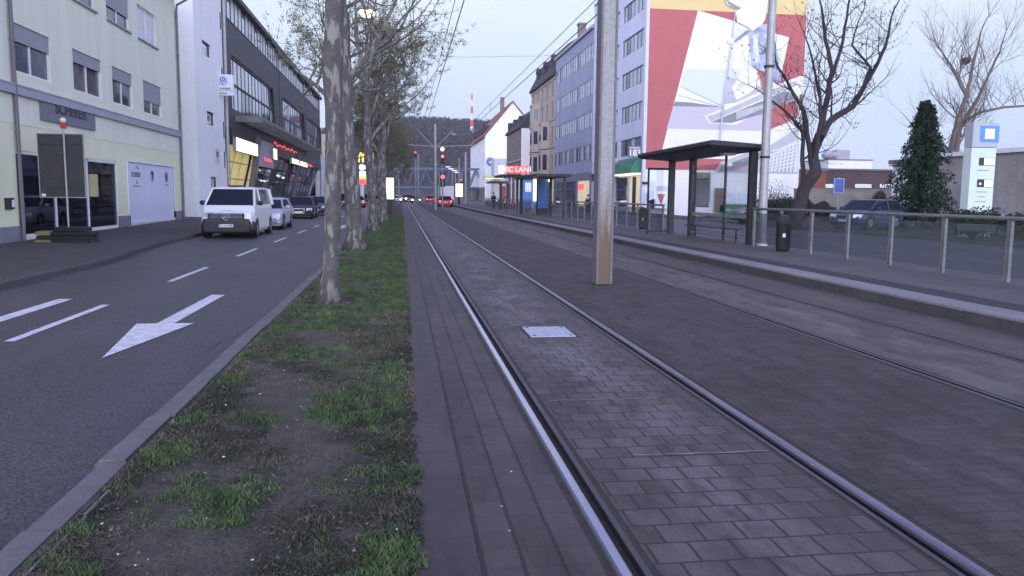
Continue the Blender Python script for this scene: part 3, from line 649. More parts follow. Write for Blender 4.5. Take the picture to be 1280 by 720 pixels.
# three white door leaves with logos
dl = (door[1]-door[0])/3
for k in range(3):
    a, b = door[0]+dl*k+.015, door[0]+dl*(k+1)-.015
    q = MB(); q.box(XL-.08, XL-.03, a, b, door[2]+.02, door[3]-.1); do = q.build('door', M['door_white'], B)
    c = (a+b)/2; t = MB(); zc = door[3]-.62
    if k == 0:
        text_into(t, 'SCHERER', .30, (XL-.028, c, zc), (0, 1, 0), (0, 0, 1), .004, .006)
        for s_ in (1, -1): t.tube([(XL-.026, c+.12+s_*.22*math.cos(an)*.8, zc+s_*(.1+.28*math.sin(an))) for an in [i*.25+.5 for i in range(7)]], .02, 4)
        t.box(XL-.03, XL-.024, c-.5, c+.5, zc-.52, zc-.48)
    else:
        for i in range(24):
            a0, a1 = i*math.pi/12, (i+1)*math.pi/12
            f_ = lambda an, r: (XL-.026, c+math.cos(an)*r, zc+math.sin(an)*r)
            t.quad(f_(a0, .27), f_(a1, .27), f_(a1, .21), f_(a0, .21))
        if k == 1:
            for (u0, v0, u1, v1) in ((-.12, .17, 0, -.16), (0, -.16, .12, .17), (-.07, .2, 0, .02), (0, .02, .07, .2)): t.bar((XL-.026, c+u0, zc+v0), (XL-.026, c+u1, zc+v1), .035)
        else:
            t.sphere((XL-.03, c, zc), .18, 10, 6, (.08, 1, 1)); t.box(XL-.03, XL-.024, c-.3, c+.3, zc-.42, zc-.38)
    t.build('logo', M['ink'], do)
q = MB(); q.ring_frame(XL-.02, door[0]-.1, door[1]+.1, door[2], door[3]+.02, .1, .05, 1); q.build('door_frame', M['pvc'], B)
# sign panel with lettering
s0, s1 = yx(54.5), yx(120.5); zt_ = zx(54.5, 119); zb_ = zx(54.5, 152.5)
q = MB(); q.box(XL+.015, XL+.09, s0, s1, zb_+.05, zt_); sg = q.build('sign_panel', M['sign_grey'], B)
t = MB(); text_into(t, 'SCHERER', .52, (XL+.094, (s0+s1)/2+.1, (zb_+zt_)/2+.09), (0, 1, 0), (0, 0, 1), .004, .016, 1.3); t.build('lettering', M['ink'], sg)
# downpipes
def pipe(y, z1, x=XL+.1): 
    q = MB(); q.tube([(x, y, -.05), (x, y, z1)], .065, 8)
    for z in (1.2, 3.4, 6.2, 8.8, 10.8): q.disc((x, y, z), (0, 0, 1), .085, .05, 8)
    return q
pipe(yx(20, XL, 200), 12).build('downpipe', M['pipe'], B)
q = pipe(Y1-.12, 11.1); q.tube([(XL+.1, Y1-.12, 11.1), (XL+.14, Y1-.12, 11.4), (XL+.6, Y1+.1, 11.75), (XL+.8, Y1+.15, 11.95)], .06, 8); q.build('downpipe', M['pipe'], B)
c = AX(10, 254, XL); q = MB(); q.box(XL, XL+.09, c.y-.22, c.y+.22, c.z-.18, c.z+.16); lb = q.build('letter_box', M['steel_dark'], B)
q = MB(); q.box(XL+.091, XL+.1, c.y+.05, c.y+.19, c.z-.12, c.z+.1); q.build('label_plate', M['white'], lb)
# --- timber gate between the houses
ya, yb = Y1+.25, 46.6
t = thing('yard_gate', 'beige boarded yard gate between the cream house and the white tower', 'gate', (XL, (ya+yb)/2, .2), world=True)
q = MB(); n_ = 9
for k in range(n_): q.box(XL-.5, XL-.45, ya+(yb-ya)*k/n_+.01, ya+(yb-ya)*(k+1)/n_-.01, .3, 2.35)
q.build('board_panel', M['gate'], t); 
for z in (.5, 1.9): q = MB(); q.box(XL-.45, XL-.40, ya, yb, z, z+.12); q.build('rail', M['gate'], t)
q = MB(); q.box(XL-.55, XL-.4, ya-.1, ya+.02, .1, 2.45); q.build('post', M['pipe'], t)
# --- white stair tower and dark dealership (one building)
D = thing('car_dealership', 'long dark grey showroom block with white stair tower and yellow lit slanted glazing', 'building', (XL, 85, 0), world=True)
XD = -11.9; T0, T1 = yx(249, XD), yx(285, XD); ZD = 15.5; D1 = 123.
tw = []
for (x0, x1, y0, y1) in ((259, 269, 54, 78), (262, 271, 139.5, 159.5), (264, 272, 221, 238), (258, 266, -30, -8)):
    tw.append((yx(x0, XD), yx(x1, XD), zx(x1, y1, XD), zx(x0, y0, XD)))
w = MB(); facade(w, 'X', XD, 1, T0, T1-.9, -.2, 19.5, tw, .25)
w.quad((XD, T0, -.2), (XD-12, T0, -.2), (XD-12, T0, 19.5), (XD, T0, 19.5)); w.quad((XD, T1-.9, -.2), (XD-.2, T1-.9, -.2), (XD-.2, T1-.9, 19.5), (XD, T1-.9, 19.5)); w.quad((XD, T0, 19.5), (XD-12, T0, 19.5), (XD-12, T1, 19.5), (XD, T1-.9, 19.5))
w.build('tower_wall', M['white_wall'], D)
for q in tw: window(D, 'X', XD, 1, *q, .15, .09, 0, frame='steel_dark', pane='pane_pale')
w = MB(); w.box(XD-.25, XD-.06, T1-.9, T1-.12, -.2, 19.5); wp = w.build('tower_recess', M['white_wall'], D)
for z in (3.3, 5.3, 8.9, 12.5, 14.6):
    q = MB(); q.box(XD-.055, XD-.04, T1-.75, T1-.35, z, z+1.1); q.build('window', M['pane'], D)
w = MB(); w.tube([(XD+.08, T1, .1), (XD+.08, T1, 19.3)], .12, 8); w.build('downpipe', M['galv'], D)
# dark facade with big windows
big = [(yx(293.8, XD), yx(345.2, XD), 7.5, 11.35), (yx(355.5, XD), yx(381.9, XD), 7.5, 11.35), (yx(385.3, XD), yx(402, XD), 7.5, 11.35)]
zs0 = zx(285, 25, XD); S0 = T1+.3
w = MB(); facade(w, 'X', XD, 1, S0, D1, 6.2, zs0, big, .5)
w.quad((XD, D1, -.2), (XD-20, D1, -.2), (XD-20, D1, ZD), (XD, D1, ZD)); w.quad((XD, S0, 6), (XD-.5, S0, 6), (XD-.5, S0, ZD), (XD, S0, ZD)); w.quad((XD+.3, S0, ZD+.25), (XD-20, S0, ZD+.25), (XD-20, D1, ZD+.25), (XD+.3, D1, ZD+.25))
w.box(XD-.4, XD+.35, S0, D1+.2, ZD-.12, ZD+.22)
for yv in (yx(352, XD), yx(383.5, XD)): w.box(XD, XD+.05, yv-.1, yv+.1, 6.2, ZD)
w.build('wall', M['dark_clad'], D)
# clerestory band: posts and panes
q = MB(); n_ = 48
for k in range(n_+1): y = S0+(D1-S0)*k/n_; q.box(XD-.10, XD-.045, y-.05, y+.05, zs0, ZD-.12)
q.box(XD-.12, XD+.04, S0, D1, zs0, zs0+.1)
cl = q.build('clerestory_window', M['steel_dark'], D); q = MB(); q.cur = 0
for k in range(n_):
    q.cur = rnd.choice((0, 0, 0, 1, 0)) if k < n_*.62 else rnd.choice((1, 1, 0)); y = S0+(D1-S0)*k/n_; q.box(XD-.11, XD-.08, y+.07, y+.07+(D1-S0)/n_-.14, zs0+.1, ZD-.12)
q.build('pane', [M['pane_curtain'], M['pane_pale']], cl)
for (a, b, c, d_), nm in zip(big, (13, 12, 9)):
    f = MB(); pl = XD-.2
    f.ring_frame(pl, a, b, c, d_, .14, .12, 1)
    for k in range(1, nm): yy = a+(b-a)*k/nm; f.box(pl, pl+.045, yy-.07, yy+.07, c+.14, d_-.14)
    f.box(pl, pl+.09, a+.14, b-.14, 9.35, 9.5)
    fo = f.build('window', M['steel_dark'], D)
    p = MB()
    for k in range(nm):
        for (u, v) in ((c, 9.42), (9.42, d_)):
            p.cur = rnd.choice((0, 0, 2, 0)) if v > 9.5 else rnd.choice((0, 1, 0, 2)); p.box(pl-.03, pl+.02, a+(b-a)*k/nm+.01, a+(b-a)*(k+1)/nm-.01, u+.01, v-.01)
    p.build('pane', [M['pane_pale'], M['pane'], M['pane_curtain']], fo)
    # slanted reveal at the far side of the opening
    p = MB(); p.prism([(XD+.02, b-.9, 11.35), (XD+.02, b+.02, 11.35), (XD+.02, b+.9, 7.2), (XD+.02, b+.5, 7.2)], (.06, 0, 0)); p.build('slanted_pier', M['dark_clad'], D)
# canopy of glass slats on a steel frame
cy0, cy1 = yx(297, XD), yx(403, XD+1.9); cz = 7.0
q = MB(); q.box(XD, XD+1.9, cy0, cy0+.12, cz-.25, cz+.18); q.box(XD+1.8, XD+1.92, cy0+.12, cy1, cz-.12, cz+.12); q.box(XD+.02, XD+.14, cy0+.12, cy1, cz-.12, cz+.12)
n_ = 18
for k in range(1, n_+1): y = cy0+(cy1-cy0)*k/n_; q.box(XD+.14, XD+1.8, y-.04, y+.04, cz-.10, cz+.16)
ca = q.build('canopy', M['galv_dull'], D); q = MB()
for k in range(6): x = XD+.2+k*.27; q.box(x, x+.13, cy0+.15, cy1-.1, cz+.165, cz+.185)
q.build('glass_slat', M['frost'], ca)
# showroom: slanted glazing under the canopy, lit yellow near the tower
def bay(a, b, lean, m, nv, nh, xo=-.2, z0=.25, z1=5.1, nm='showroom_window', fr='steel_dark'):
    f = MB(); P_ = lambda s, z: (XD+xo-.9*(z1-z)/(z1-z0), s-lean*(z1-z)/(z1-z0), z)
    for k in range(nv+1): s = a+(b-a)*k/nv; f.bar(P_(s, z0), P_(s, z1), .07)
    for k in range(nh+1): z = z0+(z1-z0)*k/nh; f.bar(P_(a, z), P_(b, z), .06)
    fo = f.build(nm, M[fr], D); p = MB(); mm = m if isinstance(m, (list, tuple)) else [m]
    for k in range(nv):
        for j in range(nh):
            p.cur = rnd.randrange(len(mm)); za, zb_ = z0+(z1-z0)*j/nh, z0+(z1-z0)*(j+1)/nh; sa, sb = a+(b-a)*k/nv, a+(b-a)*(k+1)/nv
            p.quad(P_(sa, za), P_(sb, za), P_(sb, zb_), P_(sa, zb_))
    p.build('pane', [M[x] for x in mm], fo); return fo
yb0, yb1, yb2 = yx(291, XD), yx(318, XD), yx(331, XD)
bay(yb0, yb1, 1.3, 'e_yellow', 3, 4, fr='galv'); bay(yb1+.9, yb2, 1.3, 'e_yellow', 1, 4, fr='galv'); bay(yb2+.5, D1-1, 2.2, ['pane', 'pane_pale', 'pane', 'interior'], 14, 4)
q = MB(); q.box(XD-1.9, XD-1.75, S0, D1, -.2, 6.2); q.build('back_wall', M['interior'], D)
q = MB(); q.box(XD-.35, XD+.04, yb0, D1-.2, 5.15, 6.2); q.build('soffit_band', M['steel_dark'], D)
for (x0, x1) in ((318.5, 323), (368, 376)):
    q = MB(); y = yx((x0+x1)/2, XD); q.prism([(XD+.1, y-.35, 6.2), (XD+.1, y+.55, 6.2), (XD-.5, y-1.6, 0), (XD-.5, y-2.6, 0)], (.35, 0, 0)); q.build('leaning_column', M['concrete'], D)
q = MB(); q.box(XD-.3, XD+.06, yx(324, XD), yx(343, XD), 3.9, 6.15); q.build('grey_fascia', M['trim_grey'], D)
q = MB(); q.box(XD-.5, XD-.1, D1-3, D1, -.2, 6.2); q.build('end_pier', M['white_wall'], D)
# lit signs under the canopy
def signbox(px0, px1, py0, py1, X, label, m, name='light_box', cat='sign', th=.25):
    a, b = yx(px0, X), yx(px1, X); z1, z0 = zx(px0, py0, X), zx(px0, py1, X)
    q = thing(name, label, cat, (X, (a+b)/2, z0), world=True)
    p = MB(); p.box(X-th, X-.01, a-.04, b+.04, z0-.04, z1+.04); p.build('casing', M['galv'], q)
    p = MB(); p.box(X-.009, X+.012, a, b, z0, z1); p.build('lit_face', M[m], q); return q, a, b, z0, z1
signbox(297.5, 323.5, 172.5, 188.5, XD+.32, 'glaring white light box under the near end of the glass canopy', 'e_white')
_, a, b, z0, z1 = signbox(366, 385, 198, 204, XD+.32, 'pale yellow lit sign under the far half of the canopy', 'e_warm')
signbox(343.5, 347.3, 186, 199, XD+.34, 'narrow white lit panel beside the grey fascia', 'e_white')
def squig(px0, px1, pyc, hgt, label, X=XD+.36):
    q = MB(); a, b = yx(px0, X), yx(px1, X); zc = zx((px0+px1)/2, pyc, X); n_ = 26
    q.tube([(X, a+(b-a)*i/n_, zc+.6*hgt*math.sin(i*1.35)*(.6+.4*math.sin(i*.7))) for i in range(n_+1)], .04, 5)
    tag(q.build('neon_sign', M['e_red']), label, 'neon sign')
squig(344, 372, 185.5, .35, 'long red neon script under the glass canopy'); squig(332, 341.5, 200.5, .3, 'short red neon script on the showroom glass by the tower'); squig(384, 391, 207, .35, 'red neon mark beside the pale yellow sign')
# bracket sign with the round emblem on the tower
a = AX(277, 106, XD+.05)
S = thing('bracket_sign', 'square white bracket sign with round blue emblem on the white tower', 'sign', (XD, a.y, a.z-1.2), world=True)
yS = a.y-.4; c = AY(278, 106, yS); hw, hh = .68, .68
q = MB(); q.cbox(c.x-hw, c.x+hw, yS, yS+.28, c.z-hh, c.z+hh, .03); q.build('panel', M['white'], S)
for z in (c.z+.3, c.z-.36): q = MB(); q.box(XD, c.x-hw+.02, yS+.1, yS+.16, z, z+.06); q.build('bracket', M['galv'], S)
q = MB(); q.disc((c.x+.02, yS-.006, c.z+.26), (0, 1, 0), .31, .012, 28); em = q.build('emblem', M['blue'], S)
q = MB(); cx_, cz_ = c.x+.02, c.z+.26; yy = yS-.016
for i in range(28):
    a0, a1 = i*math.pi/14, (i+1)*math.pi/14; f_ = lambda an, r: (cx_+math.cos(an)*r, yy, cz_+math.sin(an)*r); q.quad(f_(a0, .29), f_(a1, .29), f_(a1, .25), f_(a0, .25))
for (u0, v0, u1, v1) in ((-.11, .20, 0, -.02+.03), (0, .01, .11, .20), (-.21, .10, -.09, -.21), (-.09, -.21, 0, -.03), (0, -.03, .09, -.21), (.09, -.21, .21, .10)):
    d_ = Vector((v1-v0, 0, u0-u1)).normalized()*.022; q.quad((cx_+u0-d_.x, yy, cz_+v0-d_.z), (cx_+u1-d_.x, yy, cz_+v1-d_.z), (cx_+u1+d_.x, yy, cz_+v1+d_.z), (cx_+u0+d_.x, yy, cz_+v0+d_.z))
q.build('monogram', M['white'], em)
t = MB(); text_into(t, 'Volkswagen', .22, (c.x, yS-.006, c.z-.22), (1, 0, 0), (0, 0, 1), .003, .003); text_into(t, 'Service', .2, (c.x, yS-.006, c.z-.54), (1, 0, 0), (0, 0, 1), .003, .003); t.box(c.x-hw, c.x+hw, yS-.008, yS-.001, c.z-.40, c.z-.375); t.build('lettering', M['ink'], S)
c = AX(271.5, 194, XD+.04)
S = thing('wall_sign', 'small pale square sign low on the white tower', 'sign', (XD, c.y, c.z-.4), world=True)
q = MB(); q.box(XD, XD+.06, c.y-.55, c.y+.55, c.z-.42, c.z+.42); q.build('panel', mat('pale pink panel', (.6, .55, .53), .6), S)
q = MB(); q.sphere((XD+.06, c.y, c.z), .26, 10, 6, (.1, 1, .5)); q.box(XD+.061, XD+.07, c.y-.3, c.y+.3, c.z+.12, c.z+.2); q.build('emblem', M['ink'], S)

# --- far buildings beyond the dealership
B = thing('far_house', 'pale flat roofed house beyond the dark showroom', 'building', (-14, 140, 0), world=True)
w = MB(); hs = [(128+i*6, 130.5+i*6, z, z+1.7) for i in range(4) for z in (1.2, 4.2)]; facade(w, 'X', -12.3, 1, 125, 152, -.2, 7.5, hs, .2); w.quad((-12.3, 125, -.2), (-24, 125, -.2), (-24, 125, 7.5), (-12.3, 125, 7.5)); w.quad((-12.3, 125, 7.5), (-24, 125, 7.5), (-24, 152, 7.5), (-12.3, 152, 7.5)); w.build('wall', M['white_wall'], B)
for q in hs: window(B, 'X', -12.3, 1, *q, .15, .1, 1)
B = thing('far_house', 'darker flat roofed house next to the bridge, left of the street', 'building', (-16, 185, 0), world=True)
w = MB(); hs = [(162+i*7, 165+i*7, z, z+2) for i in range(5) for z in (1.5, 5.2, 9)]; facade(w, 'X', -14, 1, 158, 200, -.2, 13, hs, .2); w.quad((-14, 158, -.2), (-30, 158, -.2), (-30, 158, 13), (-14, 158, 13)); w.quad((-14, 158, 13), (-30, 158, 13), (-30, 200, 13), (-14, 200, 13)); w.build('wall', M['beige'], B)
for q in hs: window(B, 'X', -14, 1, *q, .15, .1, 1)

# ================================================================= BUILDINGS, RIGHT
XR = 22.9; YG = 75.
def yr(px, X=XR): return AX(px, 240, X).y
# --- office block with the mural gable
B = thing('mural_building', 'lavender white office block with a huge red and white mural on its gable', 'building', (XR, YG, 0), world=True)
YE = yr(739); ZT = 24.0; xr = AY(1007.5, 20, YG).x; xr0 = AY(1000, 200, YG).x; xr = (xr+xr0)/2
rows = [(5.75, 7.45), (9.1, 10.8), (12.5, 14.2), (15.9, 17.6), (19.3, 21.0)]
strips = [(YG+.75, yr(774)), (yr(753.5), yr(741)), (yr(770), yr(757))]
hs = [(a, b, c, d) for c, d in rows for a, b in strips]
w = MB(); facade(w, 'X', XR, -1, YG, YE, -.2, ZT, hs+[(yr(800), yr(786), .1, 3.7), (yr(784), yr(768), .6, 3.6)], .22)
w.quad((XR, YE, -.2), (XR+14, YE, -.2), (XR+14, YE, ZT), (XR, YE, ZT)); w.quad((XR, YG, ZT), (xr, YG, ZT), (xr, YE, ZT), (XR, YE, ZT)); w.build('wall', M['office'], B)
for i, q in enumerate(hs): window(B, 'X', XR, -1, *q, .14, .08, 5 if i % 3 == 0 else 2, frame='rib', pmats=['pane_pale', 'pane_pale', 'pane_curtain', 'pane_pale', 'pane'])
q = MB(); q.box(XR+.15, XR+.2, yr(784), yr(768), .6, 3.6); q.build('shop_window', M['pane'], B)
q = MB(); q.box(XR+.15, XR+.2, yr(800), yr(786), .1, 3.7); q.build('shop_entrance', M['e_shop'], B)
q = MB(); q.box(XR+.1, XR+.16, yr(793), yr(789), .1, 3.6); q.build('door', M['steel_dark'], B)
w = MB(); w.quad((XR, YG, -.2), (xr, YG, -.2), (xr, YG, ZT), (XR, YG, ZT)); w.quad((xr, YG, -.2), (xr, YE, -.2), (xr, YE, ZT), (xr, YG, ZT)); w.build('gable_wall', M['white_wall'], B)
w = MB(); w.box(XR-.08, xr+.05, YG-.04, YE, ZT, ZT+.2); w.build('roof_edge', M['rib'], B)
w = MB(); w.box(XR-.06, XR+.25, YG-.06, YG+.25, -.2, ZT); w.build('corner_pilaster', M['office'], B)
# the mural: flat painted shapes on the plaster, read off in enlarged-crop coordinates (4x, origin 780,0)
mu = MB(); MN = ['m_yellow', 'm_red', 'm_white', 'm_pale', 'm_lav', 'm_grey', 'm_mid', 'm_jeans', 'm_cream', 'ink']
lay = [0]
xl_ = XR+.26
def mp(m, pts):
    lay[0] += 1; mu.cur = MN.index(m); yy = YG-.004-.004*lay[0]; P = []
    for u, v in pts:
        p = AY(780+u/4, v/4, YG); P.append((min(max(p.x, xl_), xr-.01), yy, min(p.z, ZT-.02)))
    mu.poly(P)
mp('m_yellow', [(60, -400), (1000, -400), (1000, 90), (60, 40)])
mp('m_red', [(60, 39), (1000, 80), (1000, 860), (60, 846)])
mp('m_white', [(370, 52), (825, 188), (775, 420), (900, 380), (1000, 390), (1000, 870), (690, 862), (690, 800), (330, 792), (190, 750)])
mp('m_pale', [(302, 345), (612, 345), (590, 440), (490, 535), (275, 432)])
mp('m_pale', [(575, 130), (610, 160), (560, 200), (520, 205)])
mp('m_lav', [(245, 532), (700, 540), (690, 655), (214, 642)])
mp('m_grey', [(257, 508), (330, 512), (492, 536), (244, 531)])
mp('m_white', [(275, 432), (288, 436), (495, 532), (480, 532), (270, 478)])
mp('m_grey', [(276, 431), (282, 431), (488, 528), (484, 530)]); mp('m_grey', [(264, 476), (270, 476), (480, 532), (470, 532)])
mp('m_mid', [(515, 380), (700, 440), (640, 500), (500, 520)])
mp('m_white', [(590, 350), (660, 350), (680, 420), (620, 470), (560, 500), (540, 440)])
# plank
mp('m_white', [(402, 580), (500, 540), (720, 440), (880, 380), (925, 385), (925, 430), (560, 625), (425, 618)])
mp('m_mid', [(415, 583), (505, 550), (720, 455), (860, 405), (860, 430), (660, 510), (520, 570), (432, 610)])
mp('m_grey', [(430, 613), (520, 575), (700, 500), (800, 455), (850, 470), (862, 492), (700, 565), (540, 614)])
mp('m_mid', [(560, 560), (700, 520), (700, 540), (560, 600)])
mp('m_red', [(732, 548), (800, 520), (850, 503), (866, 530), (873, 572), (860, 592), (740, 642), (697, 672)])
# building drawing at the lower right
mp('m_mid', [(455, 855), (480, 812), (690, 735), (860, 618), (874, 640), (868, 866), (460, 862)])
mp('m_white', [(690, 690), (780, 650), (860, 612), (860, 640), (740, 720), (690, 750)])
mp('m_pale', [(700, 800), (800, 730), (865, 700), (866, 860), (690, 860)])
for k in range(9):
    u = 700+k*19; mp('m_grey', [(u, 800-k*10), (u+4, 798-k*10), (u-10, 862), (u-14, 862)])
for k in range(7):
    v = 735+k*18; mp('m_white', [(735-k*9, v+20), (867, v-20), (867, v-15), (735-k*9, v+25)])
mp('m_grey', [(480, 830), (600, 790), (690, 760), (690, 790), (560, 850), (470, 860)])
# figure seen from below, its head above the picture
mp('m_white', [(498, -30), (600, -60), (640, 0), (600, 40), (550, 44), (512, 24)])
mp('m_grey', [(503, -10), (518, 22), (548, 42), (585, 40), (560, 30), (530, 14)]); mp('m_cream', [(540, -30), (600, -50), (640, 0), (580, 30), (545, 10)])
mp('m_cream', [(556, 62), (598, 30), (600, -60), (690, -80), (716, 0), (702, 100), (682, 130), (640, 158), (612, 135), (586, 122), (562, 112)])
mp('m_white', [(600, 60), (670, 20), (690, 110), (640, 150)])
mp('m_jeans', [(626, 165), (690, 122), (718, 122), (745, 165), (770, 300), (782, 400), (765, 424), (745, 400), (730, 340), (690, 360), (640, 330), (628, 232)])
mp('m_pale', [(640, 180), (665, 170), (670, 300), (650, 320)])
mp('m_red', [(664, 350), (704, 360), (708, 465), (692, 468), (682, 400)]); mp('m_cream', [(560, 70), (580, 90), (575, 118), (560, 108)])
mp('m_grey', [(612, 150), (628, 158), (548, 215), (545, 208)])
mp('m_mid', [(551, 56), (557, 56), (498, 520), (476, 740), (466, 740), (490, 520)])
mp('m_white', [(515, 195), (545, 190), (548, 218), (518, 220)])
# lower wall: posters painted and pasted on the white plaster
mp('m_mid', [(352, 880), (430, 880), (430, 1010), (352, 1010)])
mp('m_lav', [(162, 930), (250, 930), (250, 990), (162, 990)])
mu.build('mural', [M[k] for k in MN], B)
def gq(u0, v0, u1, v1, m, dd, nm, par=B):
    a = AY(780+u0/4, 150+v0/4, YG-dd); b = AY(780+u1/4, 150+v1/4, YG-dd); q = MB(); q.box(min(a.x, b.x), max(a.x, b.x), YG-dd-.02, YG-dd+.0, min(a.z, b.z), max(a.z, b.z)); return q.build(nm, M[m], par)
gq(350, 262, 428, 408, 'oldwall', .24, 'shutter_panel'); gq(90, 308, 122, 322, 'ink', .24, 'name_plate'); gq(455, 340, 505, 460, 'brown', .24, 'side_door')
po = gq(150, 355, 260, 445, 'm_white', .24, 'advert')
q = MB(); a = AY(780+165/4, 150+370/4, YG-.28); b = AY(780+205/4, 150+425/4, YG-.28)
q.poly([(a.x, YG-.28, a.z), (b.x, YG-.28, a.z), (a.x+.5*(b.x-a.x), YG-.28, b.z)]); q.build('advert_mark', M['m_red'], po)
po = gq(105, 355, 148, 445, 'm_pale', .24, 'advert'); q = MB()
for k in range(5): a = AY(780+(110+k*8)/4, 150+(365+(k*37) % 40)/4, YG-.27); q.box(a.x, a.x+.35, YG-.275, YG-.27, a.z-.9, a.z)
q.build('advert_pattern', M['m_jeans'], po)
po = gq(510, 365, 630, 420, 'm_pale', .24, 'advert'); q2 = gq(480, 425, 640, 475, 'green_awn', .24, 'green_dado')
for px0, px1, nm in ((510, 545, 'a'),):
    q = MB(); q.box(xr-.3, xr-.1, YG-.35, YG-.02, 10.2, 11.6); q.build('flood_lamp', M['brown'], B)
# shop fascia, house number, awning
a0, a1 = yr(801), yr(774)
T = thing('shop_awning', 'green and yellow shop awning at the foot of the mural block', 'awning', (XR, a0, 3.9), world=True)
q = MB(); q.prism([(XR-.05, a0, 5.45), (XR-.05, a0, 3.95), (XR-1.1, a0, 3.95), (XR-1.0, a0, 4.4), (XR-.6, a0, 5.05)], (0, a1-a0, 0)); q.build('fabric', M['green_awn'], T)
b1 = yr(755); q = MB(); q.box(XR-.9, XR-.05, a1+.05, b1, 4.1, 5.2); q.build('yellow_fascia', M['yellow_awn'], T)
q = MB(); q.tube([(XR-1.08, a1-.2-(1-math.cos(i*.2))*3.2, 4.05+math.sin(i*.2)*1.1) for i in range(8)], .09, 6); q.build('piping', M['yellow_awn'], T)
q = MB(); q.box(XR-.7, XR-.05, a0+.1, a1-.1, 3.75, 3.9); q.build('lamp_strip', M['e_warm'], T)
q = MB(); q.box(XR-.3, XR-.02, b1+.1, yr(742), 3.4, 4.3); q.build('dark_fascia', M['steel_dark'], T)
yN = YG+.35; c = AY(793.3, 190, yN)
T = thing('house_number_sign', 'dark projecting board with white number 183 beside the mural', 'sign', (c.x, yN, c.z-.6), world=True)
q = MB(); q.cbox(c.x-.62, c.x+.62, yN-.06, yN+.06, c.z-.55, c.z+.55, .02); q.box(c.x+.5, XR+.02, yN-.03, yN+.03, c.z-.05, c.z+.05); q.build('board', M['sign_grey'], T)
q = MB(); text_into(q, '183', .82, (c.x, yN-.064, c.z-.1), (1, 0, 0), (0, 0, 1), .004, .018); q.box(c.x-.5, c.x+.5, yN-.068, yN-.061, c.z+.36, c.z+.43); q.build('lettering', M['white'], T)
# --- blue grey panelled block
B = thing('panel_building', 'blue grey panelled block with ribbon windows beside the office block', 'building', (XR, YE, 0), world=True)
Y0, Y1 = YE+.05, yr(692.5); rows = [(6.06, 8.0), (10.0, 11.9), (13.9, 15.8), (18.0, 20.0)]; ZB = 21.6
w = MB(); hs = [(Y0+.4, Y1-.4, c, d) for c, d in rows]; facade(w, 'X', XR, -1, Y0, Y1, 4.6, ZB, hs, .08); w.quad((XR, Y1, -.2), (XR+12, Y1, -.2), (XR+12, Y1, ZB), (XR, Y1, ZB)); w.build('spandrel_wall', M['spandrel'], B)
w = MB(); facade(w, 'X', XR, -1, Y0, Y1, -.2, 4.598, [(Y0+1, Y0+8, .3, 3.6), (Y0+9, Y1-1, .3, 3.6)], .2); w.build('ground_floor', M['plinth'], B)
q = MB(); q.box(XR+.12, XR+.2, Y0+1, Y0+8, .3, 3.6); q.build('shop_window', M['e_shop'], B)
q = MB(); q.box(XR+.12, XR+.2, Y0+9, Y1-1, .3, 3.6); q.build('shop_window', M['pane'], B)
q = MB(); q.box(XR-.1, XR-.02, Y0+4, Y0+7, 2.5, 3.2); tag(q.build('neon_sign', M['e_red']), 'red lit shop sign low on the blue grey block behind the far shelter', 'neon sign')
n_ = 16
for k in range(n_+1):
    y = Y0+.2+(Y1-Y0-.4)*k/n_; q = MB(); q.box(XR-.025, XR+.02, y-.05, y+.05, 4.7, ZB-.5); q.build('rib', M['spandrel'], B)
for c, d in rows:
    f = MB(); f.ring_frame(XR+.04, Y0+.4, Y1-.4, c, d, .08, .03, -1); p = MB()
    for k in range(n_):
        y = Y0+.2+(Y1-Y0-.4)*k/n_; y2 = y+(Y1-Y0-.4)/n_; p.cur = (0, 2, 0, 2, 0, 1, 2, 0)[(k+rows.index((c, d)) % 2*0) % 8]
        p.box(XR+.05, XR+.07, max(y, Y0+.41), min(y2, Y1-.41), c+.02, d-.02); f.box(XR+.03, XR+.05, y-.04, y+.04, c, d) if 0 < k else None
    fo = f.build('window', M['rib'], B); p.build('pane', [M['pane_pale'], M['pane'], M['pane_curtain']], fo)
w = MB(); w.loft([[(XR-.3, y, ZB), (XR-.3, y, ZB+.35), (XR+5, y, ZB+3.4), (XR+11, y, ZB+.3), (XR+11, y, ZB)] for y in (Y0, Y1)]); w.build('roof', M['trim_grey'], B)
w = MB(); w.box(XR+2.6, XR+3.6, Y1-4, Y1-2.8, ZB+1, ZB+4.6); w.box(XR+2.5, XR+3.7, Y1-4.1, Y1-2.7, ZB+4.6, ZB+4.85); w.build('chimney', M['brown'], B)
w = MB(); w.tube([(XR+1.2, Y0+1, ZB+1), (XR+1.2, Y0+1, ZB+5.6)], .05, 5); w.tube([(XR+.7, Y0+1, ZB+5), (XR+1.7, Y0+1, ZB+5)], .035, 4); w.tube([(XR+.8, Y0+1, ZB+4.4), (XR+1.6, Y0+1, ZB+4.4)], .035, 4); w.build('aerial', M['wire'], B)
# --- beige sandstone house with bays
B = thing('sandstone_house', 'beige sandstone house with bay windows and steep dark roof', 'building', (XR, Y1, 0), world=True)
Y0, Y2 = Y1+.1, yr(663); ZB = 19.6
def oldwins(Y0, Y2, n, rows, wd):
    return [(Y0+(Y2-Y0)*(k+.5)/n-wd/2, Y0+(Y2-Y0)*(k+.5)/n+wd/2, c, d) for k in range(n) for c, d in rows]
hs = oldwins(Y0, Y2, 5, [(5.4, 8.0), (9.6, 12.2), (13.6, 16), (16.9, 18.8)], 1.35)
w = MB(); facade(w, 'X', XR, -1, Y0, Y2, -.2, ZB, hs, .3); w.quad((XR, Y0, -.2), (XR+12, Y0, -.2), (XR+12, Y0, ZB), (XR, Y0, ZB)); w.quad((XR, Y2, -.2), (XR+12, Y2, -.2), (XR+12, Y2, ZB), (XR, Y2, ZB)); w.build('wall', M['beige'], B)
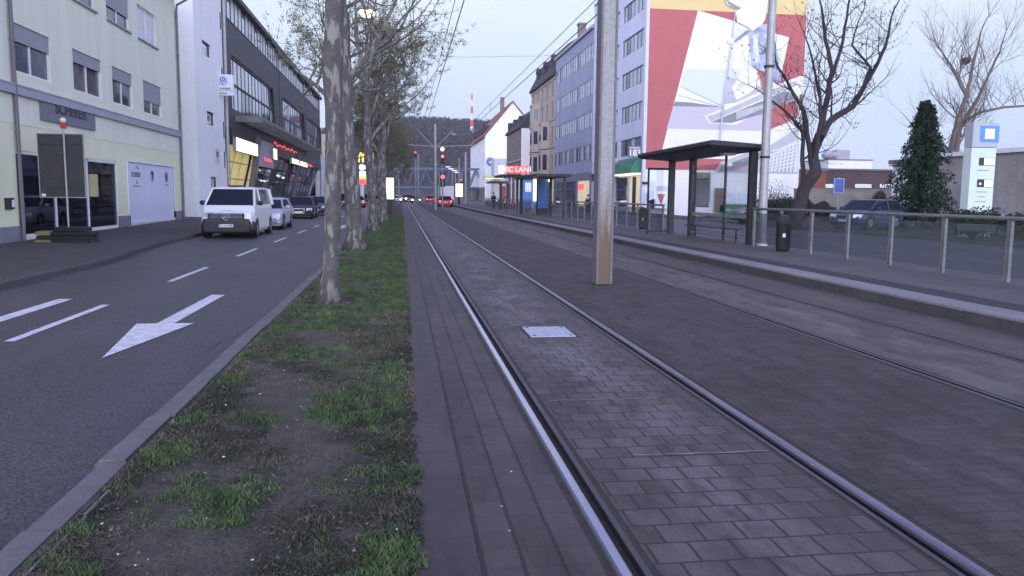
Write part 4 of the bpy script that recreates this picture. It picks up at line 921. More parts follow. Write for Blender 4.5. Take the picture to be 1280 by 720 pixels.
for q in hs: window(B, 'X', XR, -1, *q, .25, .08, 1, frame='steel_dark', sill=.12, sillm='beige')
for k, yc in enumerate((Y0+(Y2-Y0)*.3, Y0+(Y2-Y0)*.7)):
    for z0, z1 in ((4.6, 8.6), (9.2, 12.9)) if k == 0 else ((4.6, 8.6), (9.2, 12.9), (13.3, 16.6)):
        q = MB(); pts = [(XR, yc-2, z0), (XR-1.1, yc-1.2, z0), (XR-1.1, yc+1.2, z0), (XR, yc+2, z0)]
        q.prism(pts, (0, 0, z1-z0)); q.prism([(a+(-.12 if a < XR else 0), b, c+(z1-z0)) for a, b, c in pts], (0, 0, .22)); q.prism([(a+(-.1 if a < XR else 0), b, c-.25) for a, b, c in pts], (0, 0, .24)); bo = q.build('bay', M['beige'], B)
        q = MB(); q.box(XR-1.13, XR-1.10, yc-.7, yc+.7, z0+1.1, z1-.5); q.prism([(XR-.3, yc-1.83, z0+1.1), (XR-.85, yc-1.43, z0+1.1), (XR-.85, yc-1.43, z1-.5), (XR-.3, yc-1.83, z1-.5)], (-.03, -.03, 0)); q.build('bay_window', M['pane'], bo)
for z in (4.6, 9.0, 13.1, ZB-.5):
    w = MB(); w.box(XR-.14, XR-.003, Y0, Y2, z, z+.28); w.build('string_course', M['beige'], B)
w = MB(); w.loft([[(XR-.4, y, ZB), (XR-.4, y, ZB+.3), (XR+1.8, y, ZB+4.6), (XR+6, y, ZB+7.2), (XR+12, y, ZB+.3), (XR+12, y, ZB)] for y in (Y0-.2, Y2+.2)]); ro = w.build('roof', M['roof_dark'], B)
for k in range(3): q = MB(); yc = Y0+4+k*7; q.box(XR+.2, XR+1.6, yc-.8, yc+.8, ZB+.4, ZB+2.8); q.prism([(XR+.1, yc-1, ZB+2.8), (XR+.1, yc+1, ZB+2.8), (XR+.1, yc, ZB+3.7)], (2.2, 0, 0)); q.build('dormer', M['roof_dark'], ro)
# --- brown narrow house with white gable
B = thing('brown_house', 'narrow brown stone house with white side wall and shop below', 'building', (XR, Y2, 0), world=True)
Y0, Y3 = yr(651), yr(633); ZB = 14.6
hs = oldwins(Y0, Y3, 5, [(5.0, 8.2), (9.2, 12.2)], 1.5)
w = MB(); facade(w, 'X', XR, -1, Y0, Y3, -.2, ZB, hs, .3); w.build('wall', M['brown'], B)
for q in hs: window(B, 'X', XR, -1, *q, .25, .1, 1, frame='pvc', sill=.15, sillm='beige')
for yy in (Y0, Y3): w = MB(); w.poly([(XR, yy, -.2), (XR+12, yy, -.2), (XR+12, yy, ZB), (XR+6, yy, ZB+5), (XR, yy, ZB)]); w.build('side_wall', M['white_wall'], B)
w = MB(); w.loft([[(XR-.4, y, ZB), (XR-.4, y, ZB+.3), (XR+2, y, ZB+3.5), (XR+6, y, ZB+5.4), (XR+12, y, ZB+.3), (XR+12, y, ZB)] for y in (Y0-.1, Y3)]); ro = w.build('roof', M['roof_dark'], B)
for k in range(3): q = MB(); yc = Y0+4+k*8; q.box(XR+.1, XR+1.6, yc-1, yc+1, ZB+.3, ZB+2.6); q.build('dormer', M['roof_dark'], ro)
w = MB(); w.box(XR-.16, XR, Y0, Y3, 4.2, 4.6); w.box(XR-.16, XR, Y0, Y3, 8.5, 8.8); w.build('cornice', M['beige'], B)
ys_ = Y0-3; ca = MB(); ca.box(18.6, XR+1, ys_, Y0+8, 5.2, 5.6); cap = ca.build('shop_canopy', M['steel_dark'], B)
for k in range(6): q = MB(); x = 19.2+k*.75; q.box(x-.09, x+.09, ys_+.4, ys_+.6, 0, 5.2); q.build('white_post', M['white_wall'], cap)
T = thing('shop_sign', 'long red lit shop sign with white square at its left end', 'sign', (20, ys_, 5.7), world=True)
a, b, c = AY(623.3, 212, ys_-.1), AY(631, 212, ys_-.1), AY(661, 212, ys_-.1); z0, z1 = AY(640, 216.5, ys_-.1).z, AY(640, 207.5, ys_-.1).z
q = MB(); q.box(b.x+.02, c.x, ys_-.1, ys_+.15, z0, z1); q.build('red_panel', M['e_red'], T)
q = MB(); q.box(a.x, b.x-.02, ys_-.1, ys_+.15, z0, z1); q.build('white_square', M['e_white'], T)
q = MB(); text_into(q, 'EC LAN', (z1-z0)*.95, ((b.x+c.x)/2, ys_-.11, (z0+z1)/2), (1, 0, 0), (0, 0, 1), .01, .03, 1.05); q.build('lettering', M['e_pinkwhite'], T)
q = MB(); q.box(b.x, b.x+.15, ys_+.0, ys_+.14, 5.6, z0); q.build('support', M['steel_dark'], T); q = MB(); q.box(c.x-.5, c.x-.35, ys_, ys_+.14, 5.6, z0); q.build('support', M['steel_dark'], T)
# --- white house with red roof and gable to the viewer
B = thing('white_gable_house', 'white house with red tiled roof and its gable facing the stop', 'building', (XR, yr(606), 0), world=True)
Y0, Y4 = yr(606), yr(588); ZB = 18; xp = AY(641, 128, Y0).x; zp = AY(641, 128, Y0).z
hs = oldwins(Y0, Y4, 7, [(4.8, 7.4), (9.0, 11.8), (14, 16.6)], 1.9)
w = MB(); facade(w, 'X', XR, -1, Y0, Y4, 4.0, ZB, hs, .3); w.build('wall', M['white_wall'], B)
w = MB(); facade(w, 'X', XR, -1, Y0, Y4, -.2, 3.998, [(Y0+3+k*9, Y0+9+k*9, .4, 3.2) for k in range(4)], .3); w.box(XR+.2, XR+.3, Y0, Y4, .2, 3.5); w.build('ground_floor', M['brown'], B)
for q in hs: window(B, 'X', XR, -1, *q, .25, .12, 1, frame='pvc')
w = MB(); w.poly([(XR, Y0, -.2), (2*xp-XR, Y0, -.2), (2*xp-XR, Y0, ZB), (xp, Y0, zp), (XR, Y0, ZB)]); w.build('gable_wall', M['white_wall'], B)
w = MB(); w.loft([[(XR-.6, y, ZB-.4), (XR-.6, y, ZB), (xp, y, zp+.5), (2*xp-XR+.6, y, ZB), (2*xp-XR+.6, y, ZB-.4), (xp, y, zp)] for y in (Y0-.3, Y4)]); ro = w.build('roof', M['roof_red'], B)
w = MB(); w.box(xp-3.2, xp-2.2, Y0+1, Y0+2.5, zp-4, zp+1.5); w.build('chimney', M['brown'], ro)
for k in range(4): q = MB(); yc = Y0+8+k*9; q.box(XR+.3, XR+3.4, yc-1.6, yc+1.6, ZB+.2, ZB+3.4); q.build('dormer', M['roof_dark'], ro)
w = MB(); a = AY(618, 198, Y0-8); b = AY(634, 225, Y0-8); w.box(a.x, a.x+9, Y0-8, Y0-.02, -.2, a.z); w.build('annexe', mat('lilac render', (.5, .49, .56), .9, var=.05), B)
c = AY(613, 202, Y0-.2); q = MB(); q.disc((c.x, Y0-.2, c.z), (0, 1, 0), 1.15, .2, 24); di = q.build('round_emblem', M['blue'], B)
q = MB(); q.sphere((c.x, Y0-.32, c.z-.2), .42, 8, 6, (1, .1, .8)); q.build('emblem_mark', M['white'], di)
w = MB(); a = AY(606, 222, Y0-10); w.box(a.x-.4, a.x+5, Y0-14, Y0-8.1, a.z-.2, a.z+.3); cc = w.build('petrol_canopy', M['yellow_awn'], B)
q = MB(); q.box(a.x, a.x+4.5, Y0-13, Y0-9, a.z-.3, a.z-.21); q.build('lamp_strip', M['e_warm'], cc)
for x in (a.x, a.x+4.2): q = MB(); q.box(x, x+.3, Y0-11, Y0-10.7, 0, a.z-.2); q.build('post', M['white_wall'], cc)

# --- low buildings at the right
def lowblock(name, label, x0, x1, y0, y1, zt, m, parts=()):
    b = thing(name, label, 'building', (x0, y0, 0), world=True)
    w = MB(); w.box(x0, x1, y0, y1, -.2, zt); w.build('wall', M[m], b); w = MB(); w.box(x0-.15, x1+.15, y0-.15, y1, zt, zt+.18); w.build('roof_edge', M['pipe'], b); return b
YB = 82.; a = AY(981, 213, YB); b = AY(1033, 213, YB); c = AY(1135, 213, YB)
B = lowblock('brick_hall', 'orange brick flat roofed block right of the mural building', a.x, b.x, YB, YB+9, a.z, 'brick')
B = lowblock('brick_hall', 'long dark brick flat roofed hall behind the old wall', b.x+.02, c.x+6, YB+.3, YB+10, b.z+.05, 'brick_dark')
for px0, px1 in ((1030, 1045), (1069, 1089), (1100, 1118)):
    q0, q1 = AY(px0, 230, YB+.25), AY(px1, 235, YB+.25); q = MB(); q.box(q0.x, q1.x, YB+.22, YB+.28, q1.z, q0.z); f = q.build('window', M['white'], B); q = MB(); q.box(q0.x+.12, q1.x-.12, YB+.2, YB+.215, q1.z+.1, q0.z-.12); q.build('pane', M['pane_pale'], f)
YW = 70.; a = AY(995, 237, YW); b = AY(1125, 241, YW)
q = MB(); q.box(a.x, b.x, YW, YW+.4, -.2, a.z); q.box(a.x-.05, b.x+.05, YW-.05, YW+.45, a.z, a.z+.12)
tag(q.build('garden_wall', M['oldwall']), 'long old rendered wall with ivy in front of the dark brick hall', 'wall')
YH = 150.; a = AY(1036, 196, YH); b = AY(1090, 205, YH); B = lowblock('white_hall', 'white industrial hall with rooftop plant far behind the brick hall', a.x, b.x, YH, YH+10, a.z-.6, 'white_wall')
for i, (px, h_) in enumerate(((1042, 1.6), (1050, 1.8), (1061, 1.8))): c = AY(px, 196, YH); q = MB(); q.sphere((c.x+.4, YH+3, a.z+.5), 1.2, 10, 6, (1, 1, .75)) if i < 2 else q.box(c.x-1.4, c.x+1.4, YH+2, YH+4, a.z-.4, a.z+1.5); q.build('roof_plant', M['trim_grey'], B)
# hall behind the totem
YH = 52.; a = AY(1168, 203, YH); b = AY(1216, 200, YH); 
B = thing('workshop', 'low white workshop with barred window behind the conifer', 'building', (a.x, YH, 0), world=True)
zt = a.z; w0, w1, wz0, wz1 = AY(1186, 230, YH).x, AY(1208, 230, YH).x, AY(1190, 237, YH).z, AY(1190, 206, YH).z
w = MB(); facade(w, 'Y', YH, -1, a.x-.5, b.x+2, -.2, zt, [(w0, w1, wz0, wz1)], .2); w.quad((a.x-.5, YH, -.2), (a.x-.5, YH+4, -.2), (a.x-.5, YH+4, zt), (a.x-.5, YH, zt)); w.build('wall', M['white_wall'], B)
window(B, 'Y', YH, -1, w0, w1, wz0, wz1, .12, .08, 4, trans=3, frame='pvc', pane='pane')
w = MB(); w.box(a.x-.9, b.x+2, YH-.5, YH+4, zt, zt+.3); w.build('roof', M['pipe'], B)
YH = 37.5; a = AX(1247, 192, 33.); b = AY(1420, 160, YH)
B = thing('hall', 'grey rendered hall with white sloping roof edge at the right of the pylon sign', 'building', (a.x, YH, 0), world=True)
w = MB(); w.loft([[(a.x, YH, -.2), (a.x+30, YH, -.2), (a.x+30, YH, a.z+1.2), (a.x, YH, a.z)], [(a.x, YH+9, -.2), (a.x+30, YH+9, -.2), (a.x+30, YH+9, a.z+1.2), (a.x, YH+9, a.z)]]); w.build('wall', M['hall_wall'], B)
w = MB(); w.loft([[(a.x-.2, y, a.z+.003), (a.x+30.2, y, a.z+1.22), (a.x+30.2, y, a.z+1.5), (a.x-.2, y, a.z+.25)] for y in (YH-.2, YH+9.1)]); w.build('roof', M['white'], B)

# ================================================================= STREET FURNITURE
# --- bare steel catenary pole between the tracks
T = thing('catenary_pole', 'bare galvanised steel girder pole standing between the two tracks', 'pole', (3.62, 14.2, 0))
q = MB(); w_, d_ = .17, .19
for s in (-1, 1):
    q = MB(); q.cbox(s*.13-.02, s*.13+.02, -.165, .165, -.1, 13, .006); q.build('flange', M['pipe'], T)
q = MB(); q.box(-.11, .11, -.15, .15, -.1, 13); q.build('web', M['galv_stain'], T)
q = MB(); q.cbox(-.2, .2, -.24, .24, -.01, .012, .01); q.build('base_plate', M['rust'], T)
q = MB(); q.cbox(-.13, .13, -.17, .17, 13, 13.05, .02); q.build('cap', M['galv'], T)
# --- pole at the shelter
T = thing('lighting_pole', 'tall round grey pole at the near end of the tram shelter', 'pole', (AX(941, 300, 10.6).x, 22.6, PZ))
q = MB(); q.tube([(0, 0, 0), (0, 0, 3), (.05, 0, 12.5)], [.135, .125, .095], 12); q.build('shaft', M['galv'], T)
q = MB(); q.tube([(0, 0, 0), (0, 0, .12)], [.19, .17], 12); q.build('base', M['galv'], T)
for z in (2.6, 5.2, 7.7): q = MB(); q.disc((0, 0, z), (0, 0, 1), .145, .07, 12); q.build('clamp', M['steel_dark'], T)
# --- far catenary pole with bracket arms
T = thing('catenary_pole', 'far catenary pole with V shaped bracket arms in the middle of the street', 'pole', (3.62, 88, 0))
q = MB(); q.tube([(0, 0, 0), (0, 0, 9.2)], [.17, .14], 8); q.build('shaft', M['galv'], T)
for s in (-1, 1):
    q = MB(); q.tube([(s*.1, 0, 6.7), (s*1.9, 0, 8.6)], .045, 6); q.build('strut', M['galv'], T)
    q = MB(); q.tube([(s*.1, 0, 6.8), (s*4.4, 0, 7.05)], .04, 6); q.build('arm', M['galv'], T)
q = MB(); q.sphere((2.0, 0, 8.1), .3, 8, 6, (1, 1, .6)); q.build('lamp_head', M['galv'], T)
# more slim poles towards the bridge
for i, (px, pyt, Y, lab) in enumerate(((519.5, 196, 130, 'slim grey pole with a red signal lamp left of the far catenary pole'), (522.8, 193, 140, 'slim grey pole just left of the far catenary pole'), (574, 198, 140, 'slim pole right of the far catenary pole'), (582.5, 191, 150, 'pale thick pole in front of the white house with red roof'), (498.5, 215, 150, 'short slim pole before the blue bridge left of the traffic'), (549.5, 217, 120, 'thin signal pole behind the far catenary pole'))):
    c = AY(px, pyt, Y); r_ = .28 if i == 3 else .14
    T = thing('street_pole', lab, 'pole', (c.x, Y, 0), 0, 'slim poles far down the street')
    q = MB(); q.tube([(0, 0, 0), (0, 0, c.z)], [r_, r_*.85], 8); q.build('shaft', M['galv'], T); q = MB(); q.disc((0, 0, c.z), (0, 0, 1), r_*1.15, .12, 8); q.build('cap', M['galv'], T)
# --- street lamp glowing in the trees
c = AY(458.5, 17, 27.5)
T = thing('street_lamp', 'glowing street lamp hidden among the plane tree branches', 'street lamp', (-2.12, 27.5, 0))
q = MB(); q.tube([(0, 0, -.1), (0, 0, 8.2), (.15, 0, 8.5), (c.x+2.12, 0, c.z+.22)], [.075, .06, .045, .035], 8); q.build('post', M['galv'], T)
q = MB(); q.sphere((c.x+2.12, 0, c.z+.14), .34, 12, 6, (1, .7, .35)); hd = q.build('lamp_head', M['galv'], T)
q = MB(); q.sphere((c.x+2.12, -.02, c.z+.02), .26, 12, 6, (1, .8, .6)); q.build('lamp_glass', M['e_lamp'], hd)
c = AY(430.5, 195, 66); c2 = AY(430.5, 226, 66)
T = thing('banner', 'tall faded orange banner on a pole seen between two plane trunks', 'banner', (c.x, 66, 0)); q = MB()
for k in range(6):
    z0, z1 = c2.z+(c.z-c2.z)*k/6, c2.z+(c.z-c2.z)*(k+1)/6; q.loft([[(-.22, .05*math.sin(k), z0), (.2, .02, z0), (.2, .03, z0), (-.22, .05*math.sin(k)+.01, z0)], [(-.22, .05*math.sin(k+1), z1), (.2, .02, z1), (.2, .03, z1), (-.22, .05*math.sin(k+1)+.01, z1)]])
q.build('cloth', M['orange_banner'], T); q = MB(); q.tube([(.24, .03, 0), (.24, .03, c.z+.2)], .035, 6); q.build('post', M['galv'], T)
# --- temporary traffic sign seen from behind
b = G(84, 305, -.02); b.x = min(b.x, -9.2); Yb = b.y; sc_ = Yb*.001
def SP(px, py): return AY(px, py, Yb)
T = thing('temporary_sign', 'back of a grey temporary road sign with warning lamp standing on rubber footplates', 'road sign', (b.x, Yb, 0), world=True)
pa, pb_ = SP(83, 304), SP(83, 160); px_ = (pa.x+pb_.x)/2
q = MB(); q.tube([(px_, Yb, .05), (px_, Yb, pb_.z)], .032, 8); q.build('post', M['galv'], T)
tl, br = SP(45, 166.5), SP(107, 247); q = MB(); q.cbox(tl.x, br.x, Yb+.035, Yb+.06, br.z, tl.z, .002); so = q.build('board', M['grey_sign'], T)
for z in (tl.z-.3, br.z+.3): q = MB(); q.box(tl.x+.08, br.x-.08, Yb+.01, Yb+.034, z-.02, z+.02); q.build('stiffener', M['grey_sign'], so)
q = MB(); q.ring_frame(Yb+.03, tl.x-.01, br.x+.01, br.z-.01, tl.z+.01, .025, .04, 1, 'Y'); q.build('edge_profile', M['galv'], so)
q = MB(); q.box(tl.x+.05, tl.x+.17, Yb+.03, Yb+.034, br.z+.03, br.z+.11); q.build('sticker', M['white'], so)
lz = SP(85, 153).z; q = MB(); q.cbox(px_-.08, px_+.08, Yb-.05, Yb+.06, pb_.z-.02, lz-.03, .02); lo = q.build('lamp_housing', M['red_pl'], T); q = MB(); q.sphere((px_+.0, Yb, lz+.06), .09, 12, 8); q.build('lamp_globe', M['lampglass'], lo)
fz = .0
for k, (u0, u1, z, m) in enumerate(((47, 68, 0, 'yellow_pl'), (69, 121, 0, 'rubber'), (49, 119, .13, 'rubber'), (48, 67, .26, 'yellow_pl'), (68, 121, .26, 'rubber'), (72, 112, .39, 'rubber'))):
    x0, x1 = SP(u0, 315).x, SP(u1, 315).x; q = MB(); q.cbox(x0, x1, Yb-.22+rnd.uniform(-.04, .04), Yb+.35, fz+z, fz+z+.12, .04); q.build('footplate', M[m], T)
# --- platform fence
def fence(label, y0, y1, step, x=10.35):
    n_ = max(1, round((y1-y0)/step)); T = thing('platform_fence', label, 'fence', (x, y0, PZ))
    for k in range(n_+1):
        y = (y1-y0)*k/n_; q = MB(); q.box(-.012, .012, y-.045, y+.045, 0, 1.06); q.box(-.03, .03, y-.05, y-.035, 0, 1.06); q.box(-.03, .03, y+.035, y+.05, 0, 1.06); q.build('post', M['galv_dull'], T)
        if k < n_:
            q = MB(); q.box(-.004, .004, y+.09, y+(y1-y0)/n_-.09, .09, .97); q.build('glass_panel', M['glass'], T)
            q = MB(); q.box(-.02, .02, y+.05, y+(y1-y0)/n_-.05, .28, .30); 
    q = MB(); q.tube([(0, -.1, 1.09), (0, y1-y0+.1, 1.09)], .038, 8); q.build('top_rail', M['galv_dull'], T); return T
fence('near glass panel fence along the back of the platform, right of the shelter', 5.72, 22.6, 1.7)
fence('glass panel fence between the near shelter and the far shelter', 31.0, 50.2, 1.75)
fence('far glass panel fence beyond the blue poster shelter', 64.0, 100, 1.8)
# --- near shelter
T = thing('tram_shelter', 'near dark steel tram shelter with flat roof and glass walls', 'shelter', (10.4, 23, PZ), world=True)
RZ0 = 3.0
q = MB()
def rr(z, e): return [(8.5+e, 21.6+e, z), (10.75-e, 22.9+e, z), (10.95-e, 31.0-e, z), (8.7+e, 29.2-e, z)]
q.loft([rr(RZ0-.02, .12), rr(RZ0+.06, 0), rr(RZ0+.15, 0), rr(RZ0+.19, .1)]); ro = q.build('roof', M['steel_dark'], T)
for (x, y, w) in ((10.45, 23.05, .11), (10.45, 28.1, .11), (10.3, 29.95, .11)): q = MB(); q.box(x-w, x+w, y-.09, y+.09, PZ-.02, RZ0); q.build('post', M['steel_dark'], T)
q = MB(); q.box(10.40, 10.46, 23.14, 28.0, .95, 1.06); q.box(10.40, 10.46, 23.14, 28.0, .30, .36); q.build('back_rail', M['galv'], T)
for a, b in ((23.2, 25.0), (25.1, 27.98)):
    q = MB(); q.box(10.42, 10.435, a, b, .36, 2.7); q.build('back_glass', M['glass_clear'], T)
q = MB(); q.box(10.40, 10.46, 25.01, 25.09, PZ, RZ0); q.build('mullion', M['steel_dark'], T)
q = MB(); q.box(9.35, 9.41, 29.92, 29.98, PZ, 2.7); q.box(9.41, 10.2, 29.92, 29.98, 2.62, 2.7); q.box(9.41, 10.2, 29.92, 29.98, PZ+.08, PZ+.14); q.build('end_frame', M['steel_dark'], T)
q = MB(); q.box(9.42, 10.19, 29.945, 29.955, PZ+.14, 2.62); q.build('end_glass', M['glass_clear'], T)
q = MB(); q.box(10.02, 10.36, 23.5, 27.6, .61, .635)
for y in (23.8, 27.3): q.box(10.3, 10.34, y-.02, y+.02, .2, .6)
q.build('bench', M['steel_dark'], T)
q = MB(); q.box(9.9, 10.3, 24.0, 24.3, RZ0-.10, RZ0-.025); q.build('roof_lamp', M['white'], T)
q = MB(); q.box(10.36, 10.40, 26.3, 27.5, 1.25, 2.25); ib = q.build('timetable_case', M['plinth'], T); q = MB(); q.box(10.35, 10.358, 26.36, 27.44, 1.3, 2.2); q.build('timetable', M['shutter'], ib)
# --- far shelter with blue poster
xs, ya, yb = 10.6, 52., 62.5
T = thing('tram_shelter', 'far tram shelter with a lit blue poster panel', 'shelter', (xs, ya, PZ), world=True)
q = MB(); q.loft([[(8.6, ya-.5, z), (xs+.4, ya-.2, z), (xs+.6, yb+.6, z), (8.8, yb+.3, z)] for z in (2.86, 3.04)]); q.build('roof', M['steel_dark'], T)
for (x, y) in ((xs, ya), (xs, 57), (xs, yb), (9.3, yb)): q = MB(); q.box(x-.1, x+.1, y-.08, y+.08, PZ, 2.86); q.build('post', M['steel_dark'], T)
q = MB(); q.box(xs-.01, xs+.01, ya+.1, yb-.1, .35, 2.7); q.build('back_glass', M['glass_clear'], T)
q = MB(); q.box(xs-.03, xs+.03, ya+.1, yb-.1, .95, 1.02); q.build('back_rail', M['galv'], T)
p0, p1 = AY(672.5, 222, 60), AY(684, 262, 60)
q = MB(); q.cbox(p0.x-.06, p1.x+.06, 60, 60.25, PZ, p0.z+.08, .02); ca = q.build('poster_case', M['steel_dark'], T); q = MB(); q.box(p0.x, p1.x, 59.985, 59.998, PZ+.5, p0.z); q.build('poster', M['blue_poster'], ca); q = MB(); q.box(p0.x-.35, p0.x-.1, 60.02, 60.1, 1.2, p0.z-.1); q.build('lit_edge', M['e_warm'], T)
q = MB(); q.sphere((p1.x+.1, 59.7, 2.74), .09, 8, 6); q.build('roof_lamp', M['e_lamp'], T)
q = MB(); q.box(8.95, 9.0, yb-.04, yb+.04, PZ, 2.8); q.build('front_post', M['steel_dark'], T)
p0, p1 = AY(655.5, 220, 70), AY(664, 245, 70); 
# --- third shelter far along the platform
T = thing('tram_shelter', 'narrow dark shelter far along the platform behind the waiting people', 'shelter', (10.6, 84, PZ), world=True)
q = MB(); q.loft([[(9.1, 83.4, z), (11, 83.4, z), (11, 87, z), (9.1, 87, z)] for z in (2.9, 3.1)]); q.build('roof', M['steel_dark'], T)
a, b = AY(624.5, 230, 84), AY(636, 230, 84)
for x in (a.x+.12, b.x-.12): q = MB(); q.box(x-.14, x+.14, 84-.1, 84.1, PZ, 2.9); q.build('post', M['steel_dark'], T)
q = MB(); q.box(a.x+.3, b.x-.3, 84.2, 84.3, 1.0, 2.6); q.build('poster', M['mural_p'] if 'mural_p' in M else M['m_red'], T); q = MB(); q.box(a.x+.3, b.x-.3, 83.7, 84.15, .58, .64); q.build('bench', M['steel_dark'], T)
# --- info board on the back of the far platform
a, b = AY(656, 216, 78), AY(664, 246, 78)
T = thing('info_board', 'blue information board with pale notice behind the far shelter', 'notice board', (a.x, 78, 0), world=True)
q = MB(); q.box(a.x-.2, b.x+.3, 78, 78.12, .4, 3.6); bo = q.build('board', M['blue_poster'], T); q = MB(); q.box(a.x+.05, b.x+.0, 77.97, 77.995, 2.0, 2.9); q.build('notice', M['white'], bo); q = MB(); q.box(a.x+.1, a.x+.2, 78.02, 78.1, 0, .4); q.build('leg', M['steel_dark'], T)
# --- bins
def bin_(label, px, py):
    c = G(px, py, PZ); T = thing('litter_bin', label, 'bin', (c.x, c.y, PZ), 0, 'black litter bins on the platform')
    q = MB(); pr = [(.15, .0), (.17, .03), (.185, .08), (.19, .72), (.2, .74), (.2, .80), (.18, .86), (.11, .93), (.03, .955)]
    q.loft([[(math.cos(i*math.pi/8)*r, math.sin(i*math.pi/8)*r*.9, z) for i in range(16)] for r, z in pr]); q.build('body', M['black'], T, True)
    q = MB(); q.box(-.14, .1, -.19, -.168, .73, .84); q.build('opening', M['groove'], T)
    q = MB(); q.box(-.1, -.02, -.183, -.172, .38, .48); q.build('sticker', M['white'], T)
    q = MB(); q.box(-.03, .03, .16, .22, 0, 1.0); q.build('bracket', M['steel_dark'], T)
bin_('black domed litter bin standing in front of the near glass fence', 978, 314); bin_('black litter bin at the far side of the near shelter', 803, 286)
# --- drain cover plate in the track
T = thing('cover_plate', 'pale metal cover plate lying in the paving between the rails', 'cover plate', (1.69, 9.1, 0))
q = MB(); q.cbox(-.26, .26, -.34, .34, -.005, .012, .006); q.build('plate', M['plate'], T); q = MB()
for a_ in ((-.285, -.262, -.365, .365), (.262, .285, -.365, .365), (-.262, .262, -.365, -.342), (-.262, .262, .342, .365)): q.box(a_[0], a_[1], a_[2], a_[3], -.01, .004)
q.build('frame', M['rust'], T)
for x, y in ((-.21, -.28), (.21, -.28), (-.21, .28), (.21, .28)): q = MB(); q.disc((x, y, .0135), (0, 0, 1), .022, .003, 8); q.build('bolt', M['ink'], T)
# --- overhead wires
def wire(label, pts, r=.012, grp='tram overhead wires', sag=0.):
    q = MB(); P = []
    for (a, b) in zip(pts, pts[1:]):
        a, b = Vector(a), Vector(b); n_ = 10
        for i in range(n_): t = i/n_; p = a.lerp(b, t); p.z -= sag*4*t*(1-t); P.append(p)
    P.append(Vector(pts[-1])); q.tube(P, r, 5); return tag(q.build('overhead_wire', M['wire']), label, 'wire', grp)
wire('contact wire over the near track', [(1.68, -4, 6.55), (1.6, 14, 6.6), (1.75, 50, 6.6), (1.65, 88, 6.55), (1.7, 200, 6.5)], .016)
wire('carrier wire sagging above the near contact wire', [(1.6, -4, 7.4), (1.6, 14, 7.5), (1.7, 88, 7.3), (1.7, 200, 7.2)], .012, sag=.2)
wire('contact wire over the far track', [(5.3, -4, 6.6), (5.5, 14, 6.65), (5.25, 50, 6.6), (5.4, 88, 6.6), (5.4, 200, 6.5)], .016)
wire('carrier wire close beside the far contact wire', [(5.25, -4, 6.9), (5.35, 14, 6.95), (5.2, 50, 6.95), (5.3, 88, 7.0), (5.3, 200, 6.8)], .012)
a = AX(279, 46, XD); b = AX(757, 64, XR); m_ = a.lerp(b, .42); m_.z -= .9
wire('span wire from the white tower across the street to the office block', [a, a.lerp(b, .15)-Vector((0, 0, .45)), a.lerp(b, .3)-Vector((0, 0, .8)), a.lerp(b, .5)-Vector((0, 0, 1)), a.lerp(b, .75)-Vector((0, 0, .7)), b], .016)
for y, x, z0, z1 in ((48, 5.25, 6.62, 6.97), (66, 5.33, 6.6, 6.98)): wire('short dropper between the two wires over the far track', [(x, y, z0), (x-.02, y, z1)], .012)
# --- lit poster columns
def lit_column(px0, px1, py0, py1, Y, label):
    a, b = AY(px0, py0, Y), AY(px1, py1, Y); T = thing('poster_light', label, 'light box', ((a.x+b.x)/2, Y, 0), world=True)
    q = MB(); q.cbox(a.x-.12, b.x+.12, Y, Y+.3, b.z-.1, a.z+.12, .04); cs = q.build('casing', M['steel_dark'], T); q = MB(); q.box(a.x, b.x, Y-.012, Y-.002, b.z, a.z); q.build('lit_face', M['e_warm'], cs); q = MB(); q.box((a.x+b.x)/2-.2, (a.x+b.x)/2+.2, Y+.08, Y+.22, 0, b.z-.1); q.build('foot', M['steel_dark'], T)
lit_column(482, 492.5, 222, 249, 64, 'bright lit poster column on the verge beyond the plane trees'); lit_column(569.5, 578.5, 229.5, 246, 128, 'lit poster box at the far end of the platform')
# --- lit totem of the burger place (far left)
YT = 105.; c = AY(453.5, 196, YT)
T = thing('sign_pylon', 'tall pylon with glowing golden sign between plane trunks', 'sign', (c.x, YT, 0), world=True)
q = MB(); q.box(c.x-.35, c.x+.1, YT, YT+.3, 0, c.z-.9); q.build('post', M['white'], T)
for s in (-1, 1):
    q = MB(); q.tube([(c.x+s*.24+.22*math.cos(t_), YT-.05, c.z-.7+1.2*math.sin(t_)) for t_ in [math.pi*k/10 for k in range(11)]], .09, 6); q.build('arch', M['e_gold'], T)
for k, (m, z, h_) in enumerate((('e_white', 209, .5), ('e_screen', 217, .6), ('e_gold', 222, .4), ('e_red', 226, .9))):
    zz = AY(453, z, YT).z; q = MB(); q.box(c.x-.45, c.x+.45, YT-.08, YT-.01, zz-h_/2, zz+h_/2); q.build('lit_panel', M[m], T)
c2_ = AY(463.5, 197, 112); T = thing('sign_pylon', 'second smaller golden sign right beside the golden pylon', 'sign', (c2_.x, 112, 0), world=True)
q = MB(); q.cbox(c2_.x-.4, c2_.x+.4, 112, 112.2, c2_.z-.9, c2_.z+.9, .05); q.build('lit_panel', M['e_gold'], T); q = MB(); q.box(c2_.x-.12, c2_.x+.12, 112.02, 112.2, 0, c2_.z-.9); q.build('post', M['galv'], T); q = MB(); q.box(c2_.x-.35, c2_.x+.35, 112, 112.2, c2_.z-2, c2_.z-1.1); q.build('red_panel', M['red_pl'], T)
